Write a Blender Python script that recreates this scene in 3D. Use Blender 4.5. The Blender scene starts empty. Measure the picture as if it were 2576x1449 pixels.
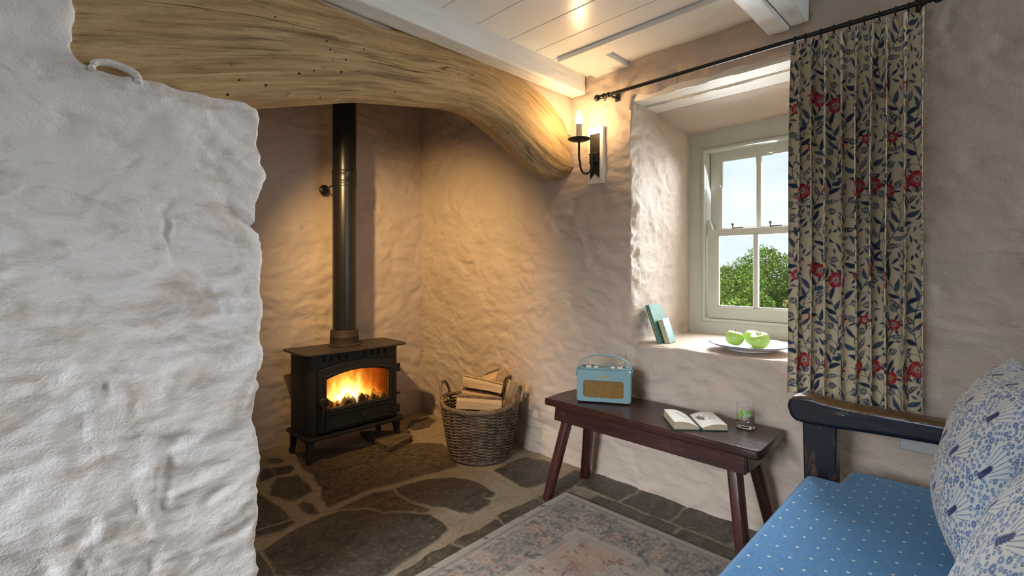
import bpy, bmesh, math, random
import numpy as np
from mathutils import Vector, Matrix

sc = bpy.context.scene
COL = sc.collection
S2 = math.sqrt(2.0)
PI = math.pi
FOC, CXP, HYP, CAMZ = 1220.0, 1288.0, 670.0, 1.1
random.seed(7)
RNG = np.random.default_rng(11)


# ------------------------------------------------------------------ measuring
def unp(px, py, X=None, Y=None, Z=None):
    """a point of the photograph on a known plane of the room"""
    a, b = (px - CXP) / FOC, (HYP - py) / FOC
    D = ((1 + a) / S2, (1 - a) / S2, b)
    if X is not None: t = X / D[0]
    elif Y is not None: t = Y / D[1]
    else: t = (Z - CAMZ) / D[2]
    return (D[0] * t, D[1] * t, CAMZ + D[2] * t)


# ------------------------------------------------------------------ noise
def _hash(ix, iy, iz, seed):
    h = (ix * 374761393 + iy * 668265263 + iz * 2147483647 + seed * 1274126177) & 0xFFFFFFFF
    h = ((h ^ (h >> 13)) * 1274126177) & 0xFFFFFFFF
    h = h ^ (h >> 16)
    return (h & 0xFFFF) / 32767.5 - 1.0


def vnoise(p, seed=0):
    p = np.asarray(p, dtype=np.float64)
    i = np.floor(p).astype(np.int64)
    f = p - i
    f = f * f * f * (f * (f * 6 - 15) + 10)
    out = 0
    for dx in (0, 1):
        wx = f[:, 0] if dx else 1 - f[:, 0]
        for dy in (0, 1):
            wy = f[:, 1] if dy else 1 - f[:, 1]
            for dz in (0, 1):
                wz = f[:, 2] if dz else 1 - f[:, 2]
                out = out + wx * wy * wz * _hash(i[:, 0] + dx, i[:, 1] + dy, i[:, 2] + dz, seed)
    return out


def fbm(p, octaves=4, seed=0, gain=0.5, lac=2.03):
    a, s, out = 1.0, 0.0, 0
    p = np.array(p, dtype=np.float64)
    for k in range(octaves):
        out = out + a * vnoise(p, seed + k * 17)
        s += a
        a *= gain
        p = p * lac + 3.7
    return out / s


def sstep(a, b, x):
    t = np.clip((x - a) / (b - a), 0, 1)
    return t * t * (3 - 2 * t)


# ------------------------------------------------------------------ materials
class NT:
    def __init__(self, name):
        self.m = bpy.data.materials.new(name)
        self.m.use_nodes = True
        self.t = self.m.node_tree
        self.t.nodes.clear()
        self.out = self.n('ShaderNodeOutputMaterial')

    def n(self, kind, **kw):
        nd = self.t.nodes.new(kind)
        for k, v in kw.items():
            if k.startswith('i_'):
                nd.inputs[k[2:].replace('_', ' ')].default_value = v
            else:
                setattr(nd, k, v)
        return nd

    def l(self, a, b):
        self.t.links.new(a, b)

    def coords(self, scale=(1, 1, 1), rot=(0, 0, 0), attr=None):
        if attr:
            src = self.n('ShaderNodeAttribute', attribute_name=attr).outputs['Vector']
        else:
            src = self.n('ShaderNodeTexCoord').outputs['Object']
        mp = self.n('ShaderNodeMapping')
        mp.inputs['Scale'].default_value = scale
        mp.inputs['Rotation'].default_value = rot
        self.l(src, mp.inputs['Vector'])
        return mp.outputs['Vector']

    def noise(self, scale=(8, 8, 8), detail=4, rough=.55, dist=0.0, rot=(0, 0, 0), attr=None):
        nz = self.n('ShaderNodeTexNoise')
        nz.inputs['Scale'].default_value = 1.0
        nz.inputs['Detail'].default_value = detail
        nz.inputs['Roughness'].default_value = rough
        nz.inputs['Distortion'].default_value = dist
        self.l(self.coords(scale, rot, attr), nz.inputs['Vector'])
        return nz.outputs['Fac']

    def ramp(self, fac, stops):
        r = self.n('ShaderNodeValToRGB')
        el = r.color_ramp.elements
        while len(el) < len(stops): el.new(0.5)
        for e, (p, c) in zip(el, stops):
            e.position = p
            e.color = (c, c, c, 1) if not hasattr(c, '__len__') else (*c[:3], 1)
        self.l(fac, r.inputs['Fac'])
        return r.outputs['Color']

    def mix(self, fac, a, b, mode='MIX'):
        mx = self.n('ShaderNodeMix', data_type='RGBA', blend_type=mode)
        for s, v in ((mx.inputs[0], fac), (mx.inputs[6], a), (mx.inputs[7], b)):
            if hasattr(v, 'links'): self.l(v, s)
            elif hasattr(v, '__len__'): s.default_value = (*v[:3], 1)
            else: s.default_value = v if s.type != 'RGBA' else (v, v, v, 1)
        return mx.outputs[2]

    def bsdf(self, color=None, rough=.5, metal=0.0, spec=.5, **kw):
        b = self.n('ShaderNodeBsdfPrincipled')
        if color is not None:
            if hasattr(color, 'links'): self.l(color, b.inputs['Base Color'])
            else: b.inputs['Base Color'].default_value = (*color[:3], 1)
        if hasattr(rough, 'links'): self.l(rough, b.inputs['Roughness'])
        else: b.inputs['Roughness'].default_value = rough
        b.inputs['Metallic'].default_value = metal
        b.inputs['Specular IOR Level'].default_value = spec
        for k, v in kw.items(): b.inputs[k.replace('_', ' ')].default_value = v
        self.l(b.outputs[0], self.out.inputs['Surface'])
        self.b = b
        return b

    def bump(self, pairs, dist=.01):
        """pairs: list of (height socket, strength)"""
        prev = None
        for h, s in pairs:
            bp = self.n('ShaderNodeBump')
            bp.inputs['Strength'].default_value = s
            bp.inputs['Distance'].default_value = dist
            self.l(h, bp.inputs['Height'])
            if prev is not None: self.l(prev, bp.inputs['Normal'])
            prev = bp.outputs['Normal']
        self.l(prev, self.b.inputs['Normal'])
        return self


def plain(name, c, rough=.5, metal=0.0, c2=None, nscale=(8, 8, 8), bump=None, spec=.5, lo=.35, hi=.65, **kw):
    t = NT(name)
    col = c
    if c2 is not None:
        col = t.mix(t.ramp(t.noise(nscale, 5), [(lo, 0.0), (hi, 1.0)]), c, c2)
    t.bsdf(col, rough, metal, spec, **kw)
    if bump:
        t.bump([(t.noise(b[0], 4), b[1]) for b in bump], .004)
    return t.m


M = {}


def plaster_mat(name, c, c2, gloss=.62, mottled=None, bump=.55):
    t = NT(name)
    col = t.mix(t.ramp(t.noise((3, 3, 5), 5, .6), [(.3, 0.0), (.7, 1.0)]), c, c2)
    if mottled: col = t.mix(t.ramp(t.noise((5.2, 5.2, 7.5), 6, .66, 1.1), [(.50, 0.0), (.66, .85)]), col, mottled)  # tan patches paint the shade of the hollows into the plaster
    t.bsdf(col, gloss, 0, .35)
    t.bump([(t.noise((26, 26, 44), 5, .62, .5), bump), (t.noise((150, 150, 150), 3), .22),
            (t.noise((14, 14, 90), 4, .65, .4, (.12, .2, 0)), bump * .30)], .012)
    return t.m


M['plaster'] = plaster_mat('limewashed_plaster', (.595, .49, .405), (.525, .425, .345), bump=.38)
M['plaster_pier'] = plaster_mat('limewashed_plaster_pier', (.85, .825, .81), (.80, .755, .725), mottled=(.60, .50, .43), bump=.42)  # same limewash as the other walls, its stronger light put into a paler colour

t = NT('white_gloss_paint')
t.bsdf(t.mix(t.ramp(t.noise((4, 4, 4), 4), [(.35, 0.0), (.7, 1.0)]), (.87, .88, .86), (.83, .835, .81)), .28, 0, .5)
t.bump([(t.noise((7, 60, 60), 4), .10), (t.noise((90, 90, 90), 3), .05)], .006)
M['white_gloss'] = t.m
t = NT('white_beam_paint')
t.bsdf(t.mix(t.ramp(t.noise((6, 40, 40), 5), [(.3, 0.0), (.7, 1.0)]), (.86, .87, .85), (.79, .79, .76)), .45, 0, .4)
t.bump([(t.noise((5, 60, 60), 5, .65), .5), (t.noise((90, 90, 90), 3), .12)], .008)
M['white_beam'] = t.m
t = NT('white_board_paint')
t.bsdf(t.mix(t.ramp(t.noise((40, 6, 40), 5), [(.3, 0.0), (.7, 1.0)]), (.84, .80, .72), (.74, .69, .60)), .5, 0, .4)
t.bump([(t.noise((70, 5, 70), 5, .65), .45)], .006)
M['white_board'] = t.m
M['joinery'] = plain('pale_grey_joinery_paint', (.53, .535, .47), .38, c2=(.50, .505, .44), bump=[((60, 60, 12), .05)])
M['sconce_board'] = plain('sconce_board_paint', (.80, .76, .68), .5, c2=(.76, .72, .64))
M['wall_panel'] = plain('wall_panel_paint', (.42, .43, .42), .4, c2=(.40, .41, .40))

# timber lintel : grain runs along the beam (attribute st = along, across, depth)
t = NT('weathered_oak')
grain = t.noise((2.2, 46, 20), 6, .65, .7, attr='st')
fine = t.noise((16, 190, 90), 5, .7, .5, attr='st')
blot = t.noise((2.6, 7, 6), 4, .6, .6, attr='st')
wav = t.n('ShaderNodeTexWave', wave_type='BANDS', bands_direction='Y')
wav.inputs['Scale'].default_value = 1.0
wav.inputs['Distortion'].default_value = 9.0
wav.inputs['Detail'].default_value = 3.0
wav.inputs['Detail Scale'].default_value = .35
t.l(t.coords((1.3, 17, 9), attr='st'), wav.inputs['Vector'])
c = t.mix(t.ramp(grain, [(.36, 0.0), (.64, 1.0)]), (.61, .425, .20), (.31, .195, .085))
c = t.mix(t.ramp(wav.outputs['Fac'], [(.2, 0.0), (.95, .16)]), c, (.30, .18, .07))
c = t.mix(t.ramp(blot, [(.45, 0.0), (.72, .75)]), c, (.66, .47, .25))
c = t.mix(t.ramp(fine, [(.54, 0.0), (.70, .65)]), c, (.13, .07, .028))
c = t.mix(t.ramp(t.noise((1.6, 16, 8), 5, .7, .8, attr='st'), [(.55, 0.0), (.70, .75)]), c, (.125, .075, .036))
crk = t.ramp(t.noise((.8, 15, 5), 2, .45, .15, attr='st'), [(.488, 0.0), (.498, 1.0), (.502, 1.0), (.512, 0.0)])
crk = t.mix(1.0, crk, t.ramp(t.noise((2.4, 5, 4), 2, .5, .0, attr='st'), [(.52, 0.0), (.62, .9)]), 'MULTIPLY')
c = t.mix(crk, c, (.05, .028, .014))
vo = t.n('ShaderNodeTexVoronoi')
vo.inputs['Scale'].default_value = 1.0
t.l(t.coords((24, 30, 24), attr='st'), vo.inputs['Vector'])
holes = t.ramp(vo.outputs['Distance'], [(.09, 1.0), (.13, 0.0)])
hm = t.ramp(t.noise((3, 5, 5), 2, attr='st'), [(.54, 0.0), (.58, 1.0)])
holes = t.mix(1.0, holes, hm, 'MULTIPLY')
c = t.mix(holes, c, (.02, .012, .006))
t.bsdf(c, .62, 0, .3)
t.bump([(grain, .6), (fine, .4), (t.mix(1.0, 1.0, holes, 'SUBTRACT'), .5), (t.mix(1.0, 1.0, crk, 'SUBTRACT'), .5)], .008)
M['oak'] = t.m

# floor : slabs and mortar, mask and tint are laid out on the mesh
t = NT('flagstone_floor')
at = t.n('ShaderNodeAttribute', attribute_name='stone')
sep = t.n('ShaderNodeSeparateColor')
t.l(at.outputs['Color'], sep.inputs[0])
st_n = t.noise((7, 9, 5), 6, .65, .8)
stone = t.mix(t.ramp(st_n, [(.3, 0.0), (.7, 1.0)]), (.030, .026, .021), (.15, .118, .08))
stone = t.mix(sep.outputs[1], stone, t.mix(t.ramp(t.noise((30, 30, 30), 5, .7), [(.40, 0.0), (.62, 1.0)]), (.05, .036, .02), (.23, .155, .08)))
stone = t.mix(t.ramp(t.noise((55, 38, 20), 4, .7, .6), [(.55, 0.0), (.68, .75)]), stone, (.30, .265, .22))
stone = t.mix(t.ramp(t.noise((120, 70, 20), 3, .7, .8), [(.60, 0.0), (.68, .7)]), stone, (.34, .31, .27))
stone = t.mix(t.ramp(t.noise((11, 16, 9), 5, .75, 1.0), [(.52, 0.0), (.66, .6)]), stone, (.014, .013, .012))
mort = t.mix(t.ramp(t.noise((60, 60, 60), 5, .7), [(.3, 0.0), (.7, 1.0)]), (.50, .40, .28), (.33, .25, .165))
mort = t.mix(t.ramp(t.noise((5, 5, 5), 3), [(.45, 0.0), (.7, .4)]), mort, (.24, .18, .12))
colr = t.mix(sep.outputs[0], mort, stone)
t.bsdf(colr, t.ramp(sep.outputs[0], [(0, .85), (1, .36)]), 0, .5)
t.bump([(t.noise((22, 40, 22), 7, .75, .8), .9), (t.noise((160, 160, 160), 3), .3)], .012)
M['floor'] = t.m

M['stove'] = plain('black_stove_paint', (.008, .0075, .007), .55, c2=(.014, .012, .010), nscale=(20, 20, 20), bump=[((180, 180, 180), .12)])
M['stove_top'] = plain('stove_top_iron', (.035, .026, .018), .5, c2=(.05, .036, .024), nscale=(9, 9, 9), bump=[((180, 180, 180), .1)])
M['flue'] = plain('black_flue_enamel', (.010, .010, .010), .3, c2=(.014, .013, .012))
M['collar'] = plain('rusty_flue_collar', (.028, .018, .012), .65, c2=(.05, .03, .018), bump=[((120, 120, 120), .2)])
M['firebrick'] = plain('firebrick', (.12, .08, .05), .9, c2=(.04, .03, .02), bump=[((50, 50, 50), .4)])
M['coal'] = plain('charred_wood', (.018, .012, .008), .85, c2=(.05, .028, .012), nscale=(60, 60, 60), bump=[((90, 90, 90), .6)])
M['iron'] = plain('wrought_iron', (.030, .028, .026), .42, metal=.6, c2=(.045, .04, .036), bump=[((160, 160, 160), .1)])
M['rod'] = plain('bronze_rod', (.018, .017, .017), .3, metal=.5, c2=(.03, .028, .026))
M['candle'] = plain('ivory_candle_sleeve', (.78, .70, .50), .5)
t = NT('sash_knob_pewter'); t.bsdf((.16, .13, .10), .35, .8); M['pewter'] = t.m
t = NT('lit_bulb')
e = t.n('ShaderNodeEmission'); e.inputs['Color'].default_value = (1, .66, .33, 1); e.inputs['Strength'].default_value = 180
t.l(e.outputs[0], t.out.inputs['Surface']); M['bulb'] = t.m
M['bulb_base'] = plain('bulb_base', (.85, .82, .75), .3)


def glass_mat(name, tint=(1, 1, 1), refl=.06):
    t = NT(name)
    tr = t.n('ShaderNodeBsdfTransparent'); tr.inputs['Color'].default_value = (*tint, 1)
    gl = t.n('ShaderNodeBsdfGlossy'); gl.inputs['Roughness'].default_value = .02
    mx = t.n('ShaderNodeMixShader'); fr = t.n('ShaderNodeFresnel'); fr.inputs['IOR'].default_value = 1.0 + refl * 9
    gm = t.n('ShaderNodeNewGeometry'); mu = t.n('ShaderNodeMath', operation='MULTIPLY'); iv = t.n('ShaderNodeMath', operation='SUBTRACT'); iv.inputs[0].default_value = 1.0
    t.l(gm.outputs['Backfacing'], iv.inputs[1]); t.l(fr.outputs[0], mu.inputs[0]); t.l(iv.outputs[0], mu.inputs[1]); t.l(mu.outputs[0], mx.inputs[0])
    t.l(tr.outputs[0], mx.inputs[1]); t.l(gl.outputs[0], mx.inputs[2])
    t.l(mx.outputs[0], t.out.inputs['Surface'])
    return t.m


M['pane'] = glass_mat('window_glass', (.97, .985, .98), .05)
M['stove_glass'] = glass_mat('stove_glass', (.95, .9, .84), .03)
M['tumbler'] = glass_mat('clear_tumbler_glass', (.985, .99, .99), .07)
M['water'] = glass_mat('water', (.985, .99, .985), .037)
t = NT('thick_glass'); t.bsdf((1, 1, 1), .0, 0, .5, Transmission_Weight=1.0, IOR=1.45); M['thick_glass'] = t.m
M['lime_rind'] = plain('lime_rind', (.16, .62, .03), .4, c2=(.3, .72, .08), nscale=(40, 40, 40))
M['lime_flesh'] = plain('lime_flesh', (.72, .80, .62), .35, c2=(.62, .70, .42), nscale=(60, 60, 60), Subsurface_Weight=.0)

# flames : a burning volume
t = NT('fire_flames')
sepx = t.n('ShaderNodeSeparateXYZ')
t.l(t.n('ShaderNodeTexCoord').outputs['Object'], sepx.inputs[0])
mr = t.n('ShaderNodeMapRange'); mr.inputs['From Min'].default_value = .30; mr.inputs['From Max'].default_value = .50
t.l(sepx.outputs['Z'], mr.inputs['Value'])
n1 = t.noise((16, 12, 5.5), 3, .55, .9)
n2 = t.noise((42, 34, 16), 3, .6, 1.2)


def mth(t, op, a, b=None, c=None):
    nd = t.n('ShaderNodeMath', operation=op)
    for k, v in enumerate((a, b, c)):
        if v is None: continue
        if hasattr(v, 'links'): t.l(v, nd.inputs[k])
        else: nd.inputs[k].default_value = v
    return nd.outputs[0]


dx = mth(t, 'ABSOLUTE', mth(t, 'SUBTRACT', sepx.outputs['X'], 1.385))
prof = mth(t, 'ADD', mth(t, 'MULTIPLY', dx, 1.9), mth(t, 'MULTIPLY', mr.outputs[0], .36))
field = mth(t, 'ADD', mth(t, 'MULTIPLY', n1, .9), mth(t, 'MULTIPLY', n2, .28))
field = mth(t, 'SUBTRACT', field, prof)
dens = t.ramp(field, [(.10, 0.0), (.24, .10), (.42, .5), (.60, 1.0)])
fcol = t.ramp(field, [(.08, (1, .16, .01)), (.28, (1, .30, .025)), (.46, (1, .56, .12)), (.62, (1, .8, .42))])
pv = t.n('ShaderNodeEmission')
t.l(fcol, pv.inputs['Color'])
t.l(mth(t, 'ADD', mth(t, 'MULTIPLY', dens, 36.0), 1.6), pv.inputs['Strength'])
t.l(pv.outputs[0], t.out.inputs['Volume'])
M['flame'] = t.m

M['wicker'] = plain('grey_brown_wicker', (.085, .058, .038), .6, c2=(.25, .18, .118), nscale=(26, 26, 26), bump=[((140, 140, 140), .3)])
M['wicker_rim'] = plain('wicker_rim', (.17, .115, .07), .6, c2=(.30, .215, .14), nscale=(40, 40, 40), bump=[((140, 140, 140), .3)])
t = NT('split_log_wood')
g = t.noise((2.0, 40, 40), 5, .6, .4, attr='st')
t.bsdf(t.mix(t.ramp(g, [(.35, 0.0), (.7, 1.0)]), (.74, .54, .32), (.52, .32, .15)), .7, 0, .3)
t.bump([(t.noise((4, 90, 90), 4, .6, .3, attr='st'), .5)], .006)
M['log'] = t.m
M['bark'] = plain('log_bark', (.10, .06, .035), .85, c2=(.22, .15, .09), nscale=(40, 40, 40), bump=[((70, 70, 70), .6)])
M['charred_board'] = plain('charred_board', (.06, .045, .032), .8, c2=(.17, .125, .08), nscale=(9, 30, 30), bump=[((12, 90, 90), .5)])
t = NT('dark_red_bench_wood')
g = t.noise((40, 3.0, 40), 5, .65, .4)
c = t.mix(t.ramp(g, [(.32, 0.0), (.7, 1.0)]), (.024, .0085, .0075), (.062, .019, .014))
c = t.mix(t.ramp(t.noise((14, 6, 14), 5, .7), [(.60, 0.0), (.74, .6)]), c, (.12, .042, .024))
t.bsdf(c, t.ramp(t.noise((9, 5, 9), 4), [(.3, .24), (.7, .38)]), 0, .5)
t.bump([(t.noise((70, 6, 70), 5), .25)], .005)
M['bench'] = t.m
t = NT('dark_red_leg_wood')
c = t.mix(t.ramp(t.noise((40, 40, 4), 5, .65, .4), [(.35, 0.0), (.7, 1.0)]), (.030, .012, .010), (.10, .022, .016))
t.bsdf(c, .34, 0, .5); t.bump([(t.noise((60, 60, 7), 4), .25)], .005)
M['bench_leg'] = t.m

t = NT('worn_navy_paint')
geo = t.n('ShaderNodeNewGeometry')
sepn = t.n('ShaderNodeSeparateXYZ'); t.l(geo.outputs['Normal'], sepn.inputs[0])
wood = t.mix(t.ramp(t.noise((50, 4, 50), 5, .65), [(.35, 0.0), (.7, 1.0)]), (.17, .085, .03), (.06, .03, .012))
up = t.ramp(sepn.outputs['Z'], [(.12, 0.0), (.60, .42)])
wear = mth(t, 'ADD', t.noise((16, 4, 16), 5, .7, .3), up)
wear = t.ramp(wear, [(.585, 0.0), (.70, 1.0)])
c = t.mix(wear, (.008, .010, .020), wood)
t.bsdf(c, .3, 0, .5); t.bump([(t.noise((60, 8, 60), 4), .2), (wear, .25)], .004)
M['settle'] = t.m

t = NT('worn_navy_post_paint')
pw = t.ramp(t.noise((22, 22, 4), 5, .7, .3), [(.575, 0.0), (.66, 1.0)])
c = t.mix(pw, (.008, .010, .020), t.mix(t.ramp(t.noise((50, 50, 5), 5, .65), [(.35, 0.0), (.7, 1.0)]), (.20, .10, .035), (.06, .03, .012)))
t.bsdf(c, .3, 0, .5); t.bump([(t.noise((60, 60, 8), 4), .2), (pw, .25)], .004)
M['settle_post'] = t.m

# blue seat cloth with small woven dashes in staggered rows
t = NT('blue_dotted_cloth')
cv = t.n('ShaderNodeSeparateXYZ'); t.l(t.n('ShaderNodeTexCoord').outputs['Object'], cv.inputs[0])
PX, PY = .060, .036
u = mth(t, 'DIVIDE', cv.outputs['X'], PX); v = mth(t, 'DIVIDE', cv.outputs['Y'], PY)
row = mth(t, 'FLOOR', v)
half = mth(t, 'MULTIPLY', mth(t, 'MODULO', mth(t, 'ADD', row, 100.0), 2.0), .5)
fu = mth(t, 'ABSOLUTE', mth(t, 'SUBTRACT', mth(t, 'FRACT', mth(t, 'ADD', u, half)), .5))
fv = mth(t, 'ABSOLUTE', mth(t, 'SUBTRACT', mth(t, 'FRACT', v), .5))
dot = mth(t, 'MULTIPLY', mth(t, 'LESS_THAN', fu, .055), mth(t, 'LESS_THAN', fv, .085))
weave = t.mix(t.ramp(t.noise((420, 60, 60), 3), [(.35, 0.0), (.65, 1.0)]), (.036, .205, .49), (.075, .31, .62))
weave = t.mix(t.ramp(t.noise((60, 420, 60), 3), [(.4, 0.0), (.65, .5)]), weave, (.04, .15, .33))
t.bsdf(t.mix(dot, weave, (.72, .74, .68)), .85, 0, .2, Sheen_Weight=.25)
t.bump([(t.noise((500, 90, 200), 3), .25), (t.noise((90, 500, 200), 3), .25)], .003)
M['seat'] = t.m


def attr_mat(name, rough, bump, spec=.25, sheen=0.0, attr='col', vary=None):
    t = NT(name)
    a = t.n('ShaderNodeAttribute', attribute_name=attr)
    c = a.outputs['Color']
    if vary:
        c = t.mix(t.ramp(t.noise(vary, 4, .7), [(.35, .82), (.65, 1.05)]), (0, 0, 0), c)
    t.bsdf(c, rough, 0, spec, Sheen_Weight=sheen)
    if bump: t.bump([(t.noise(b[0], 3), b[1]) for b in bump], .003)
    return t.m


M['curtain'] = attr_mat('floral_curtain_cloth', .85, [((600, 600, 80), .12)], .2, .1)
M['cushion'] = attr_mat('blue_print_cushion_cloth', .85, [((500, 500, 500), .15)], .2, .15)
M['rug'] = attr_mat('faded_rug_pile', .95, [((350, 350, 100), .35)], .1, .2, vary=(160, 160, 40))
M['plate'] = attr_mat('blue_and_white_glaze', .12, None, .5)
M['page'] = attr_mat('printed_page', .8, None, .2)

M['radio'] = plain('pale_blue_leathercloth', (.205, .345, .370), .42, c2=(.195, .33, .355), bump=[((400, 400, 400), .12)])
t = NT('gold_speaker_cloth')
w = t.n('ShaderNodeTexVoronoi'); w.inputs['Scale'].default_value = 420
t.l(t.coords((1, 1, 1)), w.inputs['Vector'])
t.bsdf(t.mix(t.ramp(w.outputs['Distance'], [(.2, 0.0), (.6, 1.0)]), (.42, .24, .045), (.14, .07, .012)), .5, .2)
M['grille'] = t.m
M['chrome'] = plain('chrome', (.75, .76, .78), .15, metal=1.0)
M['brass'] = plain('brass', (.62, .42, .14), .3, metal=1.0)
M['gold'] = plain('gilt_badge', (.70, .47, .12), .35, metal=.8)
M['cream'] = plain('cream_plastic', (.78, .73, .58), .4)
M['copper'] = plain('copper_cap', (.52, .24, .12), .3, metal=.9)
M['dark_panel'] = plain('radio_control_panel', (.22, .22, .16), .35)
M['teal_cloth'] = plain('teal_book_cloth', (.055, .165, .125), .6, c2=(.07, .19, .145), bump=[((500, 500, 500), .1)])
M['teal_pale'] = plain('pale_teal_book_cloth', (.17, .33, .285), .6, c2=(.20, .36, .31), bump=[((500, 500, 500), .1)])
M['paper'] = plain('book_paper_edges', (.62, .52, .36), .8, c2=(.48, .38, .24), nscale=(30, 30, 600), bump=[((8, 8, 900), .4)])
M['green_cloth'] = plain('green_book_cloth', (.05, .14, .10), .6)
t = NT('green_apple_skin')
c = t.mix(t.ramp(t.noise((12, 12, 6), 3), [(.35, 0.0), (.7, 1.0)]), (.36, .56, .085), (.47, .64, .17))
vo = t.n('ShaderNodeTexVoronoi'); vo.inputs['Scale'].default_value = 170
t.l(t.coords(), vo.inputs['Vector'])
c = t.mix(t.ramp(vo.outputs['Distance'], [(.10, .55), (.16, 0.0)]), c, (.75, .82, .5))
t.bsdf(c, .28, 0, .5); M['apple'] = t.m
M['stem'] = plain('apple_stem', (.09, .05, .025), .8)
M['leafy'] = attr_mat('bush_leaves', .6, None, .3)
M['grass'] = plain('rough_grass', (.16, .20, .05), .9, c2=(.28, .25, .09), nscale=(3, 3, 3))
M['wood_bush'] = plain('bush_stem', (.06, .04, .025), .9)

# ------------------------------------------------------------------ mesh building
class MB:
    def __init__(self, Mx=None):
        self.v, self.f, self.M = [], [], Mx

    def add(self, vs, fs):
        b = len(self.v)
        if self.M is not None: vs = [tuple(self.M @ Vector(p)) for p in vs]
        self.v.extend(vs)
        self.f.extend(tuple(b + i for i in f) for f in fs)
        return self

    def box(self, x0, x1, y0, y1, z0, z1):
        vs = [(x, y, z) for z in (z0, z1) for x, y in ((x0, y0), (x1, y0), (x1, y1), (x0, y1))]
        return self.add(vs, [(3, 2, 1, 0), (4, 5, 6, 7), (0, 1, 5, 4), (1, 2, 6, 5), (2, 3, 7, 6), (3, 0, 4, 7)])

    def prism(self, poly, axis, a, b):
        n = len(poly)
        def pt(p, h):
            return (h, p[0], p[1]) if axis == 'x' else (p[0], h, p[1]) if axis == 'y' else (p[0], p[1], h)
        vs = [pt(p, a) for p in poly] + [pt(p, b) for p in poly]
        fs = [tuple(range(n))[::-1], tuple(range(n, 2 * n))] + [(i, (i + 1) % n, n + (i + 1) % n, n + i) for i in range(n)]
        return self.add(vs, fs)

    def hexa(self, bot, top):
        """eight corners: four below, four above"""
        return self.add(list(bot) + list(top), [(3, 2, 1, 0), (4, 5, 6, 7), (0, 1, 5, 4), (1, 2, 6, 5), (2, 3, 7, 6), (3, 0, 4, 7)])

    def lathe(self, prof, c=(0, 0, 0), n=32, axis=None, close=False):
        """prof: (radius, height) along axis"""
        ax = Vector(axis or (0, 0, 1)).normalized()
        s = ax.orthogonal().normalized(); q = ax.cross(s)
        c = Vector(c)
        vs, fs, m = [], [], len(prof)
        for k in range(n):
            a = 2 * PI * k / n
            d = s * math.cos(a) + q * math.sin(a)
            vs += [tuple(c + d * r + ax * h) for r, h in prof]
        for k in range(n):
            k2 = (k + 1) % n
            for j in range(m - 1 + (1 if close else 0)):
                j2 = (j + 1) % m
                fs.append((k * m + j, k2 * m + j, k2 * m + j2, k * m + j2))
        return self.add(vs, fs)

    def tube(self, path, r, n=8, closed=False, flat=1.0, up=None):
        P = [Vector(p) for p in path]
        m = len(P)
        rad = r if hasattr(r, '__len__') else [r] * m
        vs, fs = [], []
        prev = None
        for i in range(m):
            if closed: tg = P[(i + 1) % m] - P[i - 1]
            else: tg = P[min(i + 1, m - 1)] - P[max(i - 1, 0)]
            tg.normalize()
            if up is not None: s = Vector(up) - tg * tg.dot(Vector(up))
            elif prev is None: s = tg.orthogonal()
            else: s = prev - tg * prev.dot(tg)
            s.normalize(); prev = s
            q = tg.cross(s)
            for k in range(n):
                a = 2 * PI * k / n
                vs.append(tuple(P[i] + s * (math.cos(a) * rad[i]) + q * (math.sin(a) * rad[i] * flat)))
        for i in range(m if closed else m - 1):
            i2 = (i + 1) % m
            for k in range(n):
                k2 = (k + 1) % n
                fs.append((i * n + k, i * n + k2, i2 * n + k2, i2 * n + k))
        if not closed:
            fs.append(tuple(range(n))[::-1]); fs.append(tuple((m - 1) * n + k for k in range(n)))
        return self.add(vs, fs)

    def ball(self, c, r, n=20, squash=1.0):
        prof = [(r * math.sin(PI * k / 12), -r * squash * math.cos(PI * k / 12)) for k in range(13)]
        prof[0] = (r * .002, prof[0][1]); prof[-1] = (r * .002, prof[-1][1])
        return self.lathe(prof, c, n)

    def build(self, name, mat, parent=None, bevel=0, seg=2, smooth=40, recalc=True, sub=0):
        me = bpy.data.meshes.new(name)
        me.from_pydata([tuple(p) for p in self.v], [], self.f)
        if recalc:
            bm = bmesh.new(); bm.from_mesh(me)
            bmesh.ops.recalc_face_normals(bm, faces=bm.faces)
            bm.to_mesh(me); bm.free()
        o = link(name, me, mat, parent)
        if smooth:
            me.shade_smooth(); me.set_sharp_from_angle(angle=math.radians(smooth))
        if bevel:
            b = o.modifiers.new('bevel', 'BEVEL'); b.width = bevel; b.segments = seg; b.limit_method = 'ANGLE'
            b.angle_limit = math.radians(35)
            me.shade_smooth(); me.set_sharp_from_angle(angle=math.radians(80))
        if sub:
            s = o.modifiers.new('sub', 'SUBSURF'); s.levels = sub; s.render_levels = sub
        return o


def link(name, me, mat, parent=None):
    o = bpy.data.objects.new(name, me)
    for m in (mat if isinstance(mat, (list, tuple)) else [mat]):
        me.materials.append(m)
    COL.objects.link(o)
    if parent is not None:
        o.parent = parent
        o.matrix_parent_inverse = WORLD_OF[parent].inverted()
    WORLD_OF[o] = Matrix.Identity(4)
    return o


WORLD_OF = {}


def thing(name, label, cat, loc=(0, 0, 0), group=None):
    o = bpy.data.objects.new(name, None)
    o.empty_display_size = .05
    COL.objects.link(o)
    o.location = loc
    WORLD_OF[o] = Matrix.Translation(loc)
    return tag(o, label, cat, group)


def tag(o, label, cat, group=None, kind=None):
    o['label'] = label; o['category'] = cat
    if group: o['group'] = group
    if kind: o['kind'] = kind
    return o


def struct(o):
    o['kind'] = 'structure'
    return o


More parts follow.
